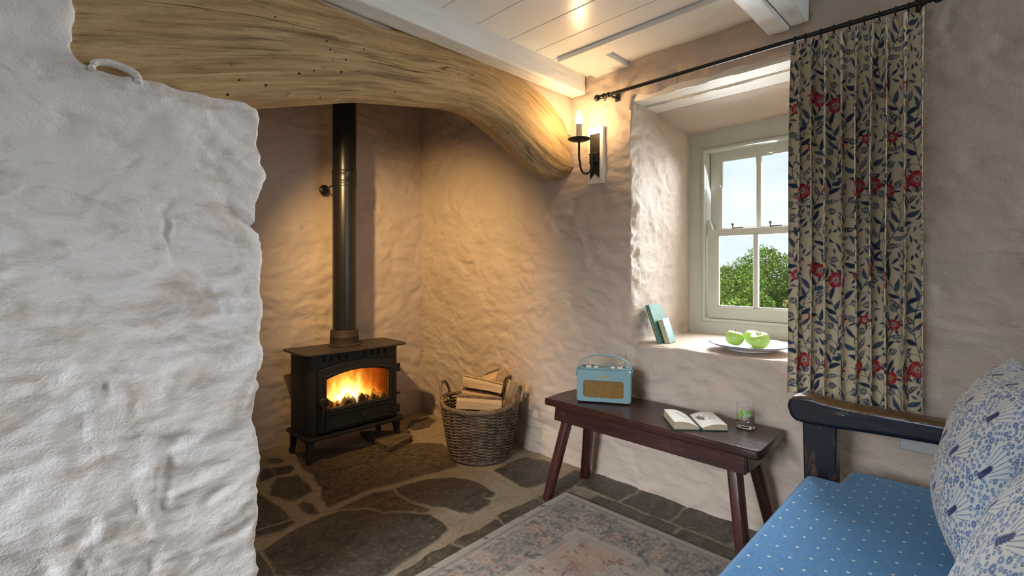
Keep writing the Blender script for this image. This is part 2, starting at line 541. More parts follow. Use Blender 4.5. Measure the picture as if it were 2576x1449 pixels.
def grid_mesh(name, V, nu, nv, mat, parent=None, wrap_u=False, wrap_v=False, attrs=None, flip=False):
    """V: (nu*nv,3) array, row-major by u"""
    iu = np.arange(nu if wrap_u else nu - 1); iv = np.arange(nv if wrap_v else nv - 1)
    A, B = np.meshgrid(iu, iv, indexing='ij')
    A2, B2 = (A + 1) % nu, (B + 1) % nv
    q = np.stack([A * nv + B, A2 * nv + B, A2 * nv + B2, A * nv + B2], -1).reshape(-1, 4)
    if flip: q = q[:, ::-1]
    return raw_mesh(name, V, q, mat, parent, attrs)


def raw_mesh(name, V, q, mat, parent=None, attrs=None):
    me = bpy.data.meshes.new(name)
    nf = len(q); k = q.shape[1]
    me.vertices.add(len(V)); me.vertices.foreach_set('co', np.ascontiguousarray(V, dtype=np.float32).ravel())
    me.loops.add(nf * k); me.loops.foreach_set('vertex_index', np.ascontiguousarray(q, dtype=np.int32).ravel())
    me.polygons.add(nf)
    me.polygons.foreach_set('loop_start', np.arange(0, nf * k, k, dtype=np.int32))
    me.update(calc_edges=True)
    me.shade_smooth()
    for an, (typ, arr) in (attrs or {}).items():
        a = me.attributes.new(an, typ, 'POINT')
        if typ == 'FLOAT_COLOR':
            arr = np.concatenate([arr, np.ones((len(arr), 1))], 1)
            a.data.foreach_set('color', arr.astype(np.float32).ravel())
        else:
            a.data.foreach_set('vector', arr.astype(np.float32).ravel())
    me.validate()
    return link(name, me, mat, parent)


def coords_of(me):
    a = np.empty(len(me.vertices) * 3, dtype=np.float32); me.vertices.foreach_get('co', a)
    n = np.empty(len(me.vertices) * 3, dtype=np.float32); me.vertex_normals.foreach_get('vector', n)
    return a.reshape(-1, 3).astype(np.float64), n.reshape(-1, 3).astype(np.float64)


def voxel_wall(name, mb, voxel, disp, mat):
    """solid masonry: union of the pieces, softened edges, uneven face"""
    o = mb.build(name, mat, smooth=0)
    r = o.modifiers.new('r', 'REMESH'); r.mode = 'VOXEL'; r.voxel_size = voxel
    s = o.modifiers.new('s', 'SMOOTH'); s.factor = .5; s.iterations = 4
    dg = bpy.context.evaluated_depsgraph_get()
    me = bpy.data.meshes.new_from_object(o.evaluated_get(dg))
    old = o.data
    o.modifiers.clear(); o.data = me; bpy.data.meshes.remove(old)
    me.name = name
    if not me.materials: me.materials.append(mat)
    p, n = coords_of(me)
    p = p + n * disp(p, n)[:, None]
    me.vertices.foreach_set('co', p.astype(np.float32).ravel())
    me.update(); me.shade_smooth()
    return struct(o)


def rubble(p, seed, lo=.012, hi=.004):
    """thickly limewashed rubble: soft lumps in rough courses with a few sharp hollows"""
    w = np.stack([fbm(p * 3.1 + 5, 2, seed + 50), fbm(p * 3.1 + 9, 2, seed + 60), fbm(p * 3.1 + 2, 2, seed + 70)], 1)
    q = p * np.array([4.2, 4.2, 6.6]) + w * .9
    a = fbm(q, 3, seed)
    b = fbm(p * np.array([13, 13, 26]) + w * 1.6, 4, seed + 3)
    ridge = 1 - np.abs(fbm(p * np.array([5, 5, 11]) + w * 1.2, 2, seed + 9)) * 2.2
    pits = sstep(.34, .62, fbm(p * np.array([6, 6, 9]) + w, 2, seed + 21))
    streak = fbm(p * np.array([5, 5, 40]) + w * 2.2, 3, seed + 33)
    knock = sstep(.30, .50, fbm(p * np.array([11, 11, 17]) + w * 1.5, 2, seed + 41))
    return lo * a * 1.3 + hi * b * 1.9 + .28 * lo * ridge - .8 * lo * pits + .45 * hi * streak - 1.1 * hi * knock


# ------------------------------------------------------------------ pattern painting (cloth prints)
class Tile:
    def __init__(s, w, h, res, base):
        s.res, s.W, s.H = res, int(round(w / res)), int(round(h / res))
        s.w, s.h = s.W * res, s.H * res
        s.im = np.ones((s.H, s.W, 3)) * np.array(base)

    def stamp(s, x, y, R, fn, col, op=1.0):
        k = int(R / s.res) + 2
        ix, iy = int(round(x / s.res)), int(round(y / s.res))
        gx, gy = np.arange(ix - k, ix + k + 1), np.arange(iy - k, iy + k + 1)
        DX, DY = np.meshgrid(gx * s.res - x, gy * s.res - y)
        m = np.clip(fn(DX, DY), 0, 1)[..., None] * op
        ii = np.ix_(gy % s.H, gx % s.W)
        s.im[ii] = s.im[ii] * (1 - m) + np.array(col) * m

    def soft(s, d):
        return np.clip(.5 - d / s.res, 0, 1)

    def leaf(s, x, y, ang, L, W, col, vein=None, curve=0.0, serr=0.0):
        ca, sa = math.cos(ang), math.sin(ang)
        def fn(DX, DY, wd=1.0, vn=False):
            u = (DX * ca + DY * sa) / L; v = (-DX * sa + DY * ca)
            uc = np.clip(u, 0, 1)
            v = v - curve * L * uc * (1 - uc) * 2
            hw = W * np.sin(PI * uc ** .75) * (1 + serr * (np.mod(uc * 7, 1) - .5))
            if vn:
                side = np.abs(np.mod(uc * 5 - np.abs(v) / W * .9, 1) - .5) < .11
                m = ((np.abs(v) < .0007) | side) & (np.abs(v) < hw * .72) & (u > .12) & (u < .9)
                return m.astype(float)
            d = np.maximum(np.abs(v) - hw, np.maximum(-u, u - 1) * L)
            return s.soft(d)
        s.stamp(x, y, L * 1.05, fn, col)
        if vein is not None: s.stamp(x, y, L * 1.05, lambda a, b: fn(a, b, 1, True), vein)

    def stem(s, pts, r, col):
        for (x0, y0), (x1, y1) in zip(pts[:-1], pts[1:]):
            L = math.hypot(x1 - x0, y1 - y0) + 1e-9
            def fn(DX, DY):
                tt = np.clip((DX * (x1 - x0) + DY * (y1 - y0)) / L ** 2, 0, 1)
                return s.soft(np.hypot(DX - tt * (x1 - x0), DY - tt * (y1 - y0)) - r)
            s.stamp(x0, y0, L + r, fn, col)

    def flower(s, x, y, R, red, cream, dark, rot=0.0, n=5):
        def petals(DX, DY):
            r = np.hypot(DX, DY); th = np.arctan2(DY, DX) + rot
            return s.soft(r - R * (.90 + .10 * np.abs(np.cos(th * n / 2))))
        s.stamp(x, y, R * 1.1, petals, red)
        def rays(DX, DY):
            r = np.hypot(DX, DY); th = np.arctan2(DY, DX) + rot
            return (((np.abs(np.sin(th * 8)) < .26) & (r > R * .34) & (r < R * .66)) | (np.abs(np.cos(th * n / 2)) < .06) & (r > R * .55) & (r < R)).astype(float)
        s.stamp(x, y, R * 1.1, rays, cream, .85)
        s.stamp(x, y, R, lambda DX, DY: s.soft(np.hypot(DX, DY) - R * .36), cream)
        def seeds(DX, DY):
            r = np.hypot(DX, DY); th = np.arctan2(DY, DX)
            return ((r < R * .14) | ((np.abs(r - R * .26) < R * .06) & (np.sin(th * 11) > 0))).astype(float)
        s.stamp(x, y, R, seeds, dark)

    def sample(s, x, y):
        fx = np.mod(x / s.res, s.W); fy = np.mod(y / s.res, s.H)
        x0, y0 = np.floor(fx).astype(int) % s.W, np.floor(fy).astype(int) % s.H
        x1, y1 = (x0 + 1) % s.W, (y0 + 1) % s.H
        a, b = (fx - np.floor(fx))[:, None], (fy - np.floor(fy))[:, None]
        I = s.im
        return (I[y0, x0] * (1 - a) + I[y0, x1] * a) * (1 - b) + (I[y1, x0] * (1 - a) + I[y1, x1] * a) * b


# =================================================================== THE ROOM
WX = 2.14        # face of the window wall
LY = 1.66        # face of the lintel
BY = 3.12        # back of the inglenook
CZ = 2.13        # ceiling
SILL = .715

# ---- pier to the left of the hearth (its plaster laps over the lintel)
edge = [(650, 270), (652, 313), (654, 380), (661, 444), (647, 505), (643, 570), (658, 602), (655, 660), (656, 706), (651, 726), (657, 790),
        (648, 845), (656, 917), (641, 989), (633, 1051), (655, 1108), (660, 1155), (646, 1217), (651, 1284), (641, 1341), (648, 1444), (645, 1530)]
top = [(178, -330), (178, 0), (181, 112), (195, 138), (225, 158), (300, 180), (350, 200), (480, 225), (600, 250)]
PF = 1.645
poly = [unp(x, y, Y=PF) for x, y in top + edge]
poly = [(-2.7, -.04), (-2.7, 2.2)] + [(p[0] + .002, min(p[2], 2.2)) for p in poly] + [(unp(645, 1530, Y=PF)[0], -.04)]
mb = MB().prism(poly[::-1], 'y', PF, 1.90)
mb.box(.10, .49, 1.86, 3.35, -.04, 2.8)
def pier_disp(p, n):
    d = rubble(p, 3, .0105, .005)
    near = sstep(.12, .0, np.abs(p[:, 0] - .53)) * 0
    e = fbm(p * np.array([3, 3, 16.0]), 3, 77) * .006
    return d + e * (n[:, 0] > .3)
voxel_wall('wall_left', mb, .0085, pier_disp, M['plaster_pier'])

# ---- window wall with its deep splay and sill
mb = MB()
OY0, OY1 = .535, 1.295
mb.box(WX, 2.81, OY1, 3.4, -.04, 2.2); mb.box(WX, 2.81, 1.9, 3.4, 2.1, 2.8)
mb.box(WX, 2.81, -2.5, OY1 + .05, -.04, SILL)
mb.box(WX, 2.81, -2.5, OY0, -.04, 2.2)
mb.box(WX, 2.81, -2.5, 3.3, 1.952, 2.2)
def right_disp(p, n):
    d = rubble(p, 31, .010, .0045)
    nook = sstep(1.7, 2.2, p[:, 1])
    d = d * (.95 - .05 * nook)
    edgey = np.exp(-((p[:, 1] - OY1) / .05) ** 2) * np.exp(-((p[:, 0] - WX) / .06) ** 2)
    d = d + edgey * (fbm(p * np.array([6, 6, 13.0]), 4, 91) * .026 - .004)
    calm = np.where((p[:, 1] < .5), .7, 1.0)
    flat = np.where((n[:, 2] > .7) & (np.abs(p[:, 2] - SILL) < .05) & (p[:, 0] > WX + .03), .12, 1.0)
    back = np.where(p[:, 0] > 2.74, 0.0, 1.0)
    return d * calm * flat * back * np.where(p[:, 0] > WX + .08, .62, 1.0)
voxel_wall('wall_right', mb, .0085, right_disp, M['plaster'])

# ---- back of the inglenook and the plaster over the lintel
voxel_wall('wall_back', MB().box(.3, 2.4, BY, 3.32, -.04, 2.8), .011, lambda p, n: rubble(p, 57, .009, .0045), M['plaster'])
infill = [unp(x, y, Y=LY + .012) for x, y in ((760, 0), (830, 40), (930, 85), (1030, 105), (1130, 140), (1250, 178), (1300, 205), (1345, 240), (1385, 275), (1406, 305), (1430, 340), (1470, 350))]
ip = [(p[0], p[2]) for p in infill]
ip = ip + [(2.2, ip[-1][1]), (2.2, 2.8), (.4, 2.8), (.4, 2.12), (ip[0][0], 2.12)]
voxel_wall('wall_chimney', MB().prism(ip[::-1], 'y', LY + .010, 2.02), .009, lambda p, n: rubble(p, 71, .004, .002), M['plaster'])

# ---- the room behind the camera, with openings made up to carry the fill lamps
mb = MB(); mb.box(-2.75, -2.6, -2.5, 0.0, 0, CZ); mb.box(-2.75, -2.6, 1.35, 1.7, 0, CZ); mb.box(-2.75, -2.6, 0.0, 1.35, 2.02, CZ)
struct(mb.build('wall_side', M['plaster'], smooth=0))
mb = MB(); mb.box(-2.75, .55, -2.55, -2.4, 0, CZ); mb.box(2.0, 2.2, -2.55, -2.4, 0, CZ); mb.box(.55, 2.0, -2.55, -2.4, 0, .75); mb.box(.55, 2.0, -2.55, -2.4, 1.95, CZ)
struct(mb.build('wall_front', M['plaster'], smooth=0))

# ---- ceiling: painted boards running along the window wall
mb = MB()
xs = [1.858, 1.722, 1.552, 1.355, 1.17, .985, .80, .615, .43, .245, .06, -.125, -.31, -.5, -.7, -.9, -1.1, -1.3, -1.5, -1.7, -1.9, -2.1, -2.3, -2.5, -2.7]
for a, b in zip(xs[:-1], xs[1:]):
    mb.box(b + .0012, a - .0012, -2.5, 1.70, CZ, CZ + .02)
mb.box(1.858, 2.22, -2.5, 1.70, CZ - .002, CZ + .02)
mb.box(-2.75, 2.3, -2.55, 1.75, CZ + .018, CZ + .06)
mb.box(.1, 2.3, 1.8, 3.4, 2.76, 2.82)
struct(mb.build('ceiling', M['white_gloss'], bevel=.0025, seg=2))
struct(MB().box(1.850, 1.946, -2.3, 1.535, CZ - .024, CZ).build('trim_1', M['white_gloss'], bevel=.003))
struct(MB().box(1.946, 2.15, 1.315, 1.515, CZ - .024, CZ).build('trim_2', M['white_gloss'], bevel=.003))

# white beam across the front of the lintel
def rough_beam(name, x0, x1, y0, y1, z0, z1, axis, mat, seed, amp=.004, r=.012, step=.012):
    """a hand-dressed painted timber: rounded rectangular section, wandering arrises"""
    L0, L1 = (x0, x1) if axis == 'x' else (y0, y1)
    a0, a1 = (y0, y1) if axis == 'x' else (x0, x1)
    n = int((L1 - L0) / step) + 1
    sec = []
    def seg(p, q, k):
        for i in range(k): sec.append((p[0] + (q[0] - p[0]) * i / k, p[1] + (q[1] - p[1]) * i / k))
    k1, k2 = max(4, int((a1 - a0) / .01)), max(4, int((z1 - z0) / .01))
    for (cx, cz, st) in ((a1 - r, z0 + r, -90), (a1 - r, z1 - r, 0), (a0 + r, z1 - r, 90), (a0 + r, z0 + r, 180)):
        arc = [(cx + r * math.cos(math.radians(st + 22.5 * i)), cz + r * math.sin(math.radians(st + 22.5 * i))) for i in range(5)]
        if sec: seg_start = sec[-1]; seg(seg_start, arc[0], k2 if st in (0, 180) else k1); 
        sec.extend(arc)
    last = sec[-1]; seg(last, sec[0], k1)
    sec = np.array(sec); m = len(sec)
    Ls = np.linspace(L0, L1, n)
    A = np.repeat(Ls, m); B = np.tile(sec[:, 0], n); Z = np.tile(sec[:, 1], n)
    V = np.stack([A, B, Z], 1) if axis == 'x' else np.stack([B, A, Z], 1)
    sc_ = np.array([3, 22, 22]) if axis == 'x' else np.array([22, 3, 22])
    ctr = np.array([(a0 + a1) / 2, (z0 + z1) / 2])
    dirv = np.stack([B - ctr[0], Z - ctr[1]], 1); dirv /= np.linalg.norm(dirv, axis=1)[:, None] + 1e-9
    d = fbm(V * sc_, 4, seed) * amp
    if axis == 'x': V[:, 1] += dirv[:, 0] * d
    else: V[:, 0] += dirv[:, 0] * d
    V[:, 2] += dirv[:, 1] * d
    V = np.concatenate([V, V[:m].mean(0)[None], V[-m:].mean(0)[None]])
    q = []
    for i in range(n - 1):
        for j in range(m):
            q.append((i * m + j, i * m + (j + 1) % m, (i + 1) * m + (j + 1) % m, (i + 1) * m + j))
    me = bpy.data.meshes.new(name)
    c0, c1 = len(V) - 2, len(V) - 1
    q += [(c0, (j + 1) % m, j) for j in range(m)] + [(c1, (n - 1) * m + j, (n - 1) * m + (j + 1) % m) for j in range(m)]
    me.from_pydata(V.tolist(), [], q); me.shade_smooth(); me.set_sharp_from_angle(angle=math.radians(50))
    bm = bmesh.new(); bm.from_mesh(me); bmesh.ops.recalc_face_normals(bm, faces=bm.faces); bm.to_mesh(me); bm.free()
    return link(name, me, mat)

tag(rough_beam('ceiling_beam', -2.5, 2.125, 1.568, 1.662, 2.026, CZ + .01, 'x', M['white_beam'], 5, .006, .010),
    'white painted beam running along the top of the curved oak lintel', 'beam')
b = thing('ceiling_joist', 'white painted double joist ending on the wall above the curtain rod', 'beam', (1.2, .58, 2.03))
link_j = []
for (y0, y1, z0) in ((.581, .657, 2.034), (.512, .578, 2.044)):
    o = rough_beam('joist_timber', -2.4, 2.128, y0, y1, z0, CZ + .005, 'x', M['white_beam'], int(y0 * 100), .004, .007)
    o.parent = b; o.matrix_parent_inverse = WORLD_OF[b].inverted()

# boards of the window head
struct(rough_beam('trim_3', 2.152, 2.262, .50, 1.32, 1.928, 1.99, 'y', M['white_board'], 15, .004, .006))
struct(rough_beam('trim_4', 2.272, 2.40, .50, 1.32, 1.925, 1.99, 'y', M['white_board'], 25, .004, .006))
hp = [(2.40, 1.93), (2.55, 1.915), (2.80, 1.882), (2.80, 2.0), (2.40, 2.0)]
voxel_wall('trim_5', MB().prism(hp, 'y', .50, 1.33), .008, lambda p, n: rubble(p, 83, .004, .002), M['plaster'])

# plaster lip under the lintel on the pier
arc = [(232, 176), (231, 162), (246, 156), (272, 157), (300, 166), (325, 176), (343, 188), (350, 200), (346, 210)]
pth = []
for i in range(len(arc) - 1):
    for k in range(5):
        f = k / 5
        pth.append((arc[i][0] * (1 - f) + arc[i + 1][0] * f, arc[i][1] * (1 - f) + arc[i + 1][1] * f))
pth = [unp(x, y, Y=PF - .012) for x, y in pth]
mb = MB().tube(pth, [.0085] * len(pth), 10, flat=2.2, up=(0, 0, 1))
o = struct(mb.build('trim_6', M['plaster_pier'], smooth=180))
md = o.modifiers.new('s', 'SUBSURF'); md.levels = md.render_levels = 1

# ---- floor of flagstones in mortar
def cr(pts, sx, ox, oy):
    return [unp(ox + x / sx, oy + y / sx, Z=0)[:2] for x, y in pts]
A_ = lambda pts: cr(pts, 3.39, 640, 1050)
stones = [
    (A_([(65, 1140), (330, 960), (520, 860), (740, 795), (880, 790), (970, 780), (1060, 800), (1110, 825), (1250, 810), (1480, 815), (1600, 880), (1650, 960), (1590, 1040), (1450, 1130), (1250, 1230), (1130, 1330), (1000, 1420), (600, 1430), (420, 1345), (180, 1340), (150, 1250)]), .10),
    (A_([(700, 785), (830, 720), (1000, 640), (1165, 612), (1240, 672), (1360, 735), (1485, 785), (1470, 805), (1250, 800), (1112, 815), (1062, 790), (970, 770), (880, 780)]), .95),
    (A_([(350, 300), (420, 440), (490, 480), (545, 570), (580, 600), (550, 690), (610, 770), (900, 640), (1150, 570), (1480, 480), (1730, 415), (1720, 330), (1600, 215), (1340, 215), (990, 240), (560, 270)]), .80),
    (A_([(1190, 605), (1250, 580), (1500, 520), (1720, 510), (1880, 540), (1960, 590), (2050, 640), (2040, 665), (1940, 680), (2010, 690), (2005, 750), (1860, 825), (1760, 815), (1600, 770), (1490, 765), (1360, 715), (1240, 655)]), .45),
    (A_([(125, 580), (200, 520), (390, 480), (420, 540), (475, 575), (490, 630), (370, 705), (250, 690), (140, 655)]), .25),
    (A_([(375, 740), (430, 710), (500, 740), (555, 810), (480, 825), (400, 790)]), .2),
    (A_([(-200, 560), (0, 640), (60, 650), (200, 750), (310, 860), (0, 960), (-200, 1000)]), .1),
    (A_([(-200, 1020), (0, 970), (320, 868), (352, 880), (250, 960), (0, 1030), (-200, 1090)]), .1),
    (A_([(130, 435), (310, 400), (355, 430), (310, 470), (205, 495)]), .1),
    (A_([(30, 560), (60, 440), (120, 435), (195, 500), (140, 525)]), .05),
    (A_([(90, 350), (220, 340), (240, 370), (180, 395), (120, 390)]), .2),
    (A_([(2040, 455), (2150, 390), (2300, 340), (2540, 375), (2560, 520), (2350, 600), (2280, 590), (2130, 500)]), .0),
    (A_([(2045, 850), (2390, 690), (2480, 735), (2150, 920)]), .35),
    (A_([(1700, 1060), (2050, 868), (2140, 920), (1800, 1130)]), .55),
    (A_([(1240, 1300), (1690, 1072), (1795, 1140), (1450, 1352), (1300, 1430), (1100, 1430)]), .5),
    (A_([(2400, 685), (2560, 610), (2640, 650), (2490, 730)]), .25),
    (A_([(1290, 90), (1340, 20), (1480, -12), (1560, 30), (1500, 80), (1380, 110)]), .3),
    (A_([(20, 1135), (60, 1180), (140, 1265), (165, 1352), (400, 1380), (300, 1480), (-60, 1480)]), .45),
]
y = 1.50
for L in (.255, .255, .25, .27, .26, .3, .3):
    stones.append(([(1.955, y), (2.16, y), (2.16, y - L + .012), (1.955, y - L + .012)], random.choice((.05, .15, .3))))
    y -= L
y = 1.36
for L in (.42, .36, .4, .4, .4):
    stones.append(([(1.75, y), (1.943, y), (1.943, y - L + .012), (1.75, y - L + .012)], random.choice((.2, .35, .3))))
    y -= L
stones.append(([(1.85, 1.60), (2.10, 1.62), (2.12, 1.52), (1.86, 1.50)], .1))

def axis(lo, hi, a, b, fine, coarse):
    return np.concatenate([np.arange(lo, a, coarse), np.arange(a, b, fine), np.arange(b, hi + coarse, coarse)])
gx, gy = axis(-2.75, 2.3, .35, 2.17, .0075, .15), axis(-2.55, 3.3, .55, 3.17, .0075, .15)
GX, GY = np.meshgrid(gx, gy, indexing='ij')
P = np.stack([GX.ravel(), GY.ravel(), np.zeros(GX.size)], 1)
W_ = np.stack([fbm(P * 9, 4, 5), fbm(P * 9 + 40, 4, 6)], 1) * .020
Q = P[:, :2] + W_
mask = np.zeros(len(P)); tint = np.zeros(len(P))
for poly, tn in stones:
    poly = np.array(poly)
    lo, hi = poly.min(0) - .03, poly.max(0) + .03
    idx = np.where((Q[:, 0] > lo[0]) & (Q[:, 0] < hi[0]) & (Q[:, 1] > lo[1]) & (Q[:, 1] < hi[1]))[0]
    if not len(idx): continue
    q = Q[idx]
    ins = np.zeros(len(q), bool); dmin = np.full(len(q), 9.0)
    for k in range(len(poly)):
        a, b = poly[k], poly[(k + 1) % len(poly)]
        c = (a[1] > q[:, 1]) != (b[1] > q[:, 1])
        xi = (b[0] - a[0]) * (q[:, 1] - a[1]) / (b[1] - a[1] + 1e-12) + a[0]
        ins ^= c & (q[:, 0] < xi)
        e = b - a
        tt = np.clip(((q - a) @ e) / (e @ e + 1e-12), 0, 1)
        dmin = np.minimum(dmin, np.hypot(*(q - a - tt[:, None] * e).T))
    sd = np.where(ins, dmin, -dmin)
    m = sstep(-.004, .006, sd)
    tint[idx] = np.where(m > mask[idx], tn, tint[idx])
    mask[idx] = np.maximum(mask[idx], m)
far = (P[:, 1] < .6) | (P[:, 0] < .4)
mask[far] = 1; tint[far] = .2
P[:, 2] = mask * .0045 - .005 + fbm(P * 14, 4, 12) * .0022 * (.5 + mask)
P[:, 2] = np.minimum(P[:, 2], -.0002)
floor = grid_mesh('floor', P, len(gx), len(gy), M['floor'], attrs={'stone': ('FLOAT_COLOR', np.stack([mask, tint, tint * 0], 1))})
struct(floor)

# =================================================================== OAK LINTEL
bot = [(-70, 330), (180, 315), (400, 298), (560, 284), (650, 275), (780, 265), (900, 259), (1040, 268), (1120, 276), (1170, 288), (1210, 305), (1250, 333), (1290, 375), (1330, 415), (1352, 438), (1380, 451), (1405, 452), (1421, 440)]
tpp = [(-70, -250), (180, -250), (400, -190), (560, -150), (650, -105), (760, -30), (880, 32), (960, 63), (1060, 82), (1150, 112), (1230, 145), (1285, 178), (1330, 208), (1370, 243), (1405, 283), (1428, 325), (1433, 370), (1428, 412)]
B3 = np.array([unp(x, y, Y=LY + .10) for x, y in bot]); T3 = np.array([unp(x, y, Y=LY) for x, y in tpp])
def resample(P_, n):
    """smooth curve through the points (Catmull-Rom by point index)"""
    k = len(P_); out = []
    for s in np.linspace(0, k - 1 - 1e-6, n):
        i = int(s); f = s - i
        p0, p1, p2, p3 = P_[max(i - 1, 0)], P_[i], P_[min(i + 1, k - 1)], P_[min(i + 2, k - 1)]
        out.append(.5 * ((2 * p1) + (-p0 + p2) * f + (2 * p0 - 5 * p1 + 4 * p2 - p3) * f * f + (-p0 + 3 * p1 - 3 * p2 + p3) * f ** 3))
    return np.array(out)
NS = 300
Bs, Ts = resample(B3, NS), resample(T3, NS)
sec = np.array([(1, .34), (1, .02), (.97, .004), (.8, 0), (.55, -.004), (.36, .0), (.24, .008), (.14, .024), (.06, .050), (.015, .076), (0, .10), (.03, .135), (.10, .175), (.20, .23), (.40, .32), (.7, .34)])
secs = []
for i in range(len(sec) - 1):
    kk = 14 if i in (2, 3, 4, 5) else 5
    for j in range(kk): secs.append(sec[i] + (sec[i + 1] - sec[i]) * j / kk)
secs = np.array(secs); ms = len(secs)
t_, dy = np.tile(secs[:, 0], NS), np.tile(secs[:, 1], NS)
endf = np.repeat(sstep(.80, .93, np.linspace(0, 1, NS)), ms)
dy = np.where(dy > .10, .10 + (dy - .10) * (1 - .72 * endf), dy)
t_ = np.where((np.tile(np.arange(ms), NS) > np.argmin(secs[:, 0])) & (t_ < .98), t_ * (1 - .35 * endf), t_)
Bq, Tq = np.repeat(Bs, ms, 0), np.repeat(Ts, ms, 0)
V = np.empty((NS * ms, 3))
V[:, 0] = Bq[:, 0] + (Tq[:, 0] - Bq[:, 0]) * t_
V[:, 2] = Bq[:, 2] + (Tq[:, 2] - Bq[:, 2]) * t_
V[:, 1] = LY + dy
mid = (Bs + Ts) / 2
arcl = np.concatenate([[0], np.cumsum(np.hypot(*(mid[1:, [0, 2]] - mid[:-1, [0, 2]]).T))])
hgt = np.hypot(*(Tq[:, [0, 2]] - Bq[:, [0, 2]]).T)
STc = np.stack([np.repeat(arcl, ms), t_ * (.55 * hgt + .45 * .45), V[:, 1]], 1)
nz = fbm(STc * np.array([3, 14, 6]), 4, 8) * .0055 + fbm(STc * np.array([14, 50, 20]), 3, 18) * .0018 + fbm(STc * np.array([2, 3, 1]), 2, 28) * .010
V[:, 1] += np.where(dy < .2, nz, 0)
V[:, 2] += np.where((t_ < .3), nz * .5, 0)
cap = V[-ms:].mean(0); cap0 = V[:ms].mean(0)
lint = grid_mesh('oak_lintel', V, NS, ms, M['oak'], wrap_v=True, attrs={'st': ('FLOAT_VECTOR', STc)}, flip=True)
bm = bmesh.new(); bm.from_mesh(lint.data)
bmesh.ops.holes_fill(bm, edges=[e for e in bm.edges if e.is_boundary], sides=0)
bmesh.ops.recalc_face_normals(bm, faces=bm.faces)
bm.to_mesh(lint.data); bm.free(); lint.data.shade_smooth()
tag(lint, 'huge curved golden oak lintel over the fireplace opening', 'beam', kind='thing')

# =================================================================== STOVE
FY = 2.70
stv = thing('wood_stove', 'black cast iron wood burning stove with a lit fire behind glass', 'stove', (1.39, 2.83, 0))
def rrect(x0, x1, y0, y1, rf, rb=None, n=6):
    rb = rf if rb is None else rb
    out = []
    for cx, cy, st, r in ((x1 - rf, y0 + rf, -90, rf), (x1 - rb, y1 - rb, 0, rb), (x0 + rb, y1 - rb, 90, rb), (x0 + rf, y0 + rf, 180, rf)):
        out += [(cx + r * math.cos(math.radians(st + 90 * i / n)), cy + r * math.sin(math.radians(st + 90 * i / n))) for i in range(n + 1)]
    return out
BX0, BX1 = 1.105, 1.690
# body as a shell open to the fire behind the door
mb = MB()
mb.prism([(BX0, 2.96), (BX0, 2.745), (BX0 + .012, 2.727), (BX0 + .035, 2.715), (BX0 + .06, 2.713), (BX0 + .06, 2.745), (BX0 + .03, 2.76), (BX0 + .03, 2.93)], 'z', .145, .598)
mb.prism([(BX1, 2.96), (BX1, 2.745), (BX1 - .012, 2.727), (BX1 - .035, 2.715), (BX1 - .06, 2.713), (BX1 - .06, 2.745), (BX1 - .03, 2.76), (BX1 - .03, 2.93)], 'z', .145, .598)
mb.box(BX0 + .02, BX1 - .02, 2.93, 2.96, .145, .598)
mb.box(BX0 + .02, BX1 - .02, 2.715, 2.95, .145, .27)
mb.box(BX0 + .05, BX1 - .05, 2.713, 2.75, .500, .598)
mb.box(BX0 + .02, BX1 - .02, 2.715, 2.95, .575, .598)
mb.build('body', M['stove'], stv, bevel=.003)
pm = plain('vent_slot_dark', (.002, .002, .002), .9)
for x in (1.195, 1.24, 1.288, 1.336, 1.448, 1.4976, 1.543, 1.588):
    MB().box(x - .006, x + .006, 2.7085, 2.7135, .556, .586).build('vent_slot', pm, stv)
MB().box(1.362, 1.42, 2.708, 2.7135, .562, .582).build('maker_plate', M['stove'], stv, bevel=.002)
MB().prism(rrect(1.065, 1.735, 2.665, 2.985, .06, .012, 8), 'z', .600, .612).build('top_plate', M['stove_top'], stv, bevel=.003)
MB().prism(rrect(1.080, 1.715, 2.668, 2.975, .05, .012, 8), 'z', .126, .144).build('base_plate', M['stove'], stv, bevel=.004)
# door with an arched light
def arch(x0, x1, z0, z1, rise, n=18, rc=.012):
    pts = [(x0 + rc, z0), (x1 - rc, z0), (x1 - rc * .3, z0 + rc * .3), (x1, z0 + rc)]
    for i in range(n + 1):
        f = i / n
        x = x1 + (x0 - x1) * f
        pts.append((x, z1 + rise * (1 - (2 * f - 1) ** 2)))
    pts += [(x0, z0 + rc), (x0 + rc * .3, z0 + rc * .3)]
    return pts
outer = arch(1.155, 1.638, .155, .512, .030); inner = arch(1.204, 1.600, .286, .455, .034)
def frame_ring(outer, inner, y0, y1):
    n = len(outer)
    vs = [(p[0], y0, p[1]) for p in outer] + [(p[0], y0, p[1]) for p in inner] + [(p[0], y1, p[1]) for p in outer] + [(p[0], y1, p[1]) for p in inner]
    fs = []
    for i in range(n):
        j = (i + 1) % n
        fs += [(i, j, n + j, n + i), (2 * n + j, 2 * n + i, 3 * n + i, 3 * n + j), (i, 2 * n + i, 2 * n + j, j), (n + j, 3 * n + j, 3 * n + i, n + i)]
    return vs, fs
def rescale(p, k):
    cx = (p[0][0] + p[1][0]) / 2; cz = sum(q[1] for q in p) / len(p)
    return [(q[0] + math.copysign(k, q[0] - cx), q[1] + math.copysign(k, q[1] - cz)) for q in p]
door = MB().add(*frame_ring(outer, inner, 2.690, 2.712)).build('door', M['stove'], stv, bevel=.003)
MB().add(*frame_ring(rescale(inner, .017), rescale(inner, .008), 2.682, 2.692)).build('door_moulding', M['stove'], door, bevel=.003)
MB().prism([(p[0], p[1]) for p in rescale(inner, .004)], 'y', 2.7005, 2.7045).build('door_glass', M['stove_glass'], door)
o1, o2 = rrect(1.196, 1.612, .172, .262, .008), rrect(1.208, 1.600, .184, .250, .006)
MB().add(*frame_ring(o1, o2, 2.684, 2.6915)).build('ash_panel_rim', M['stove'], door, bevel=.002)
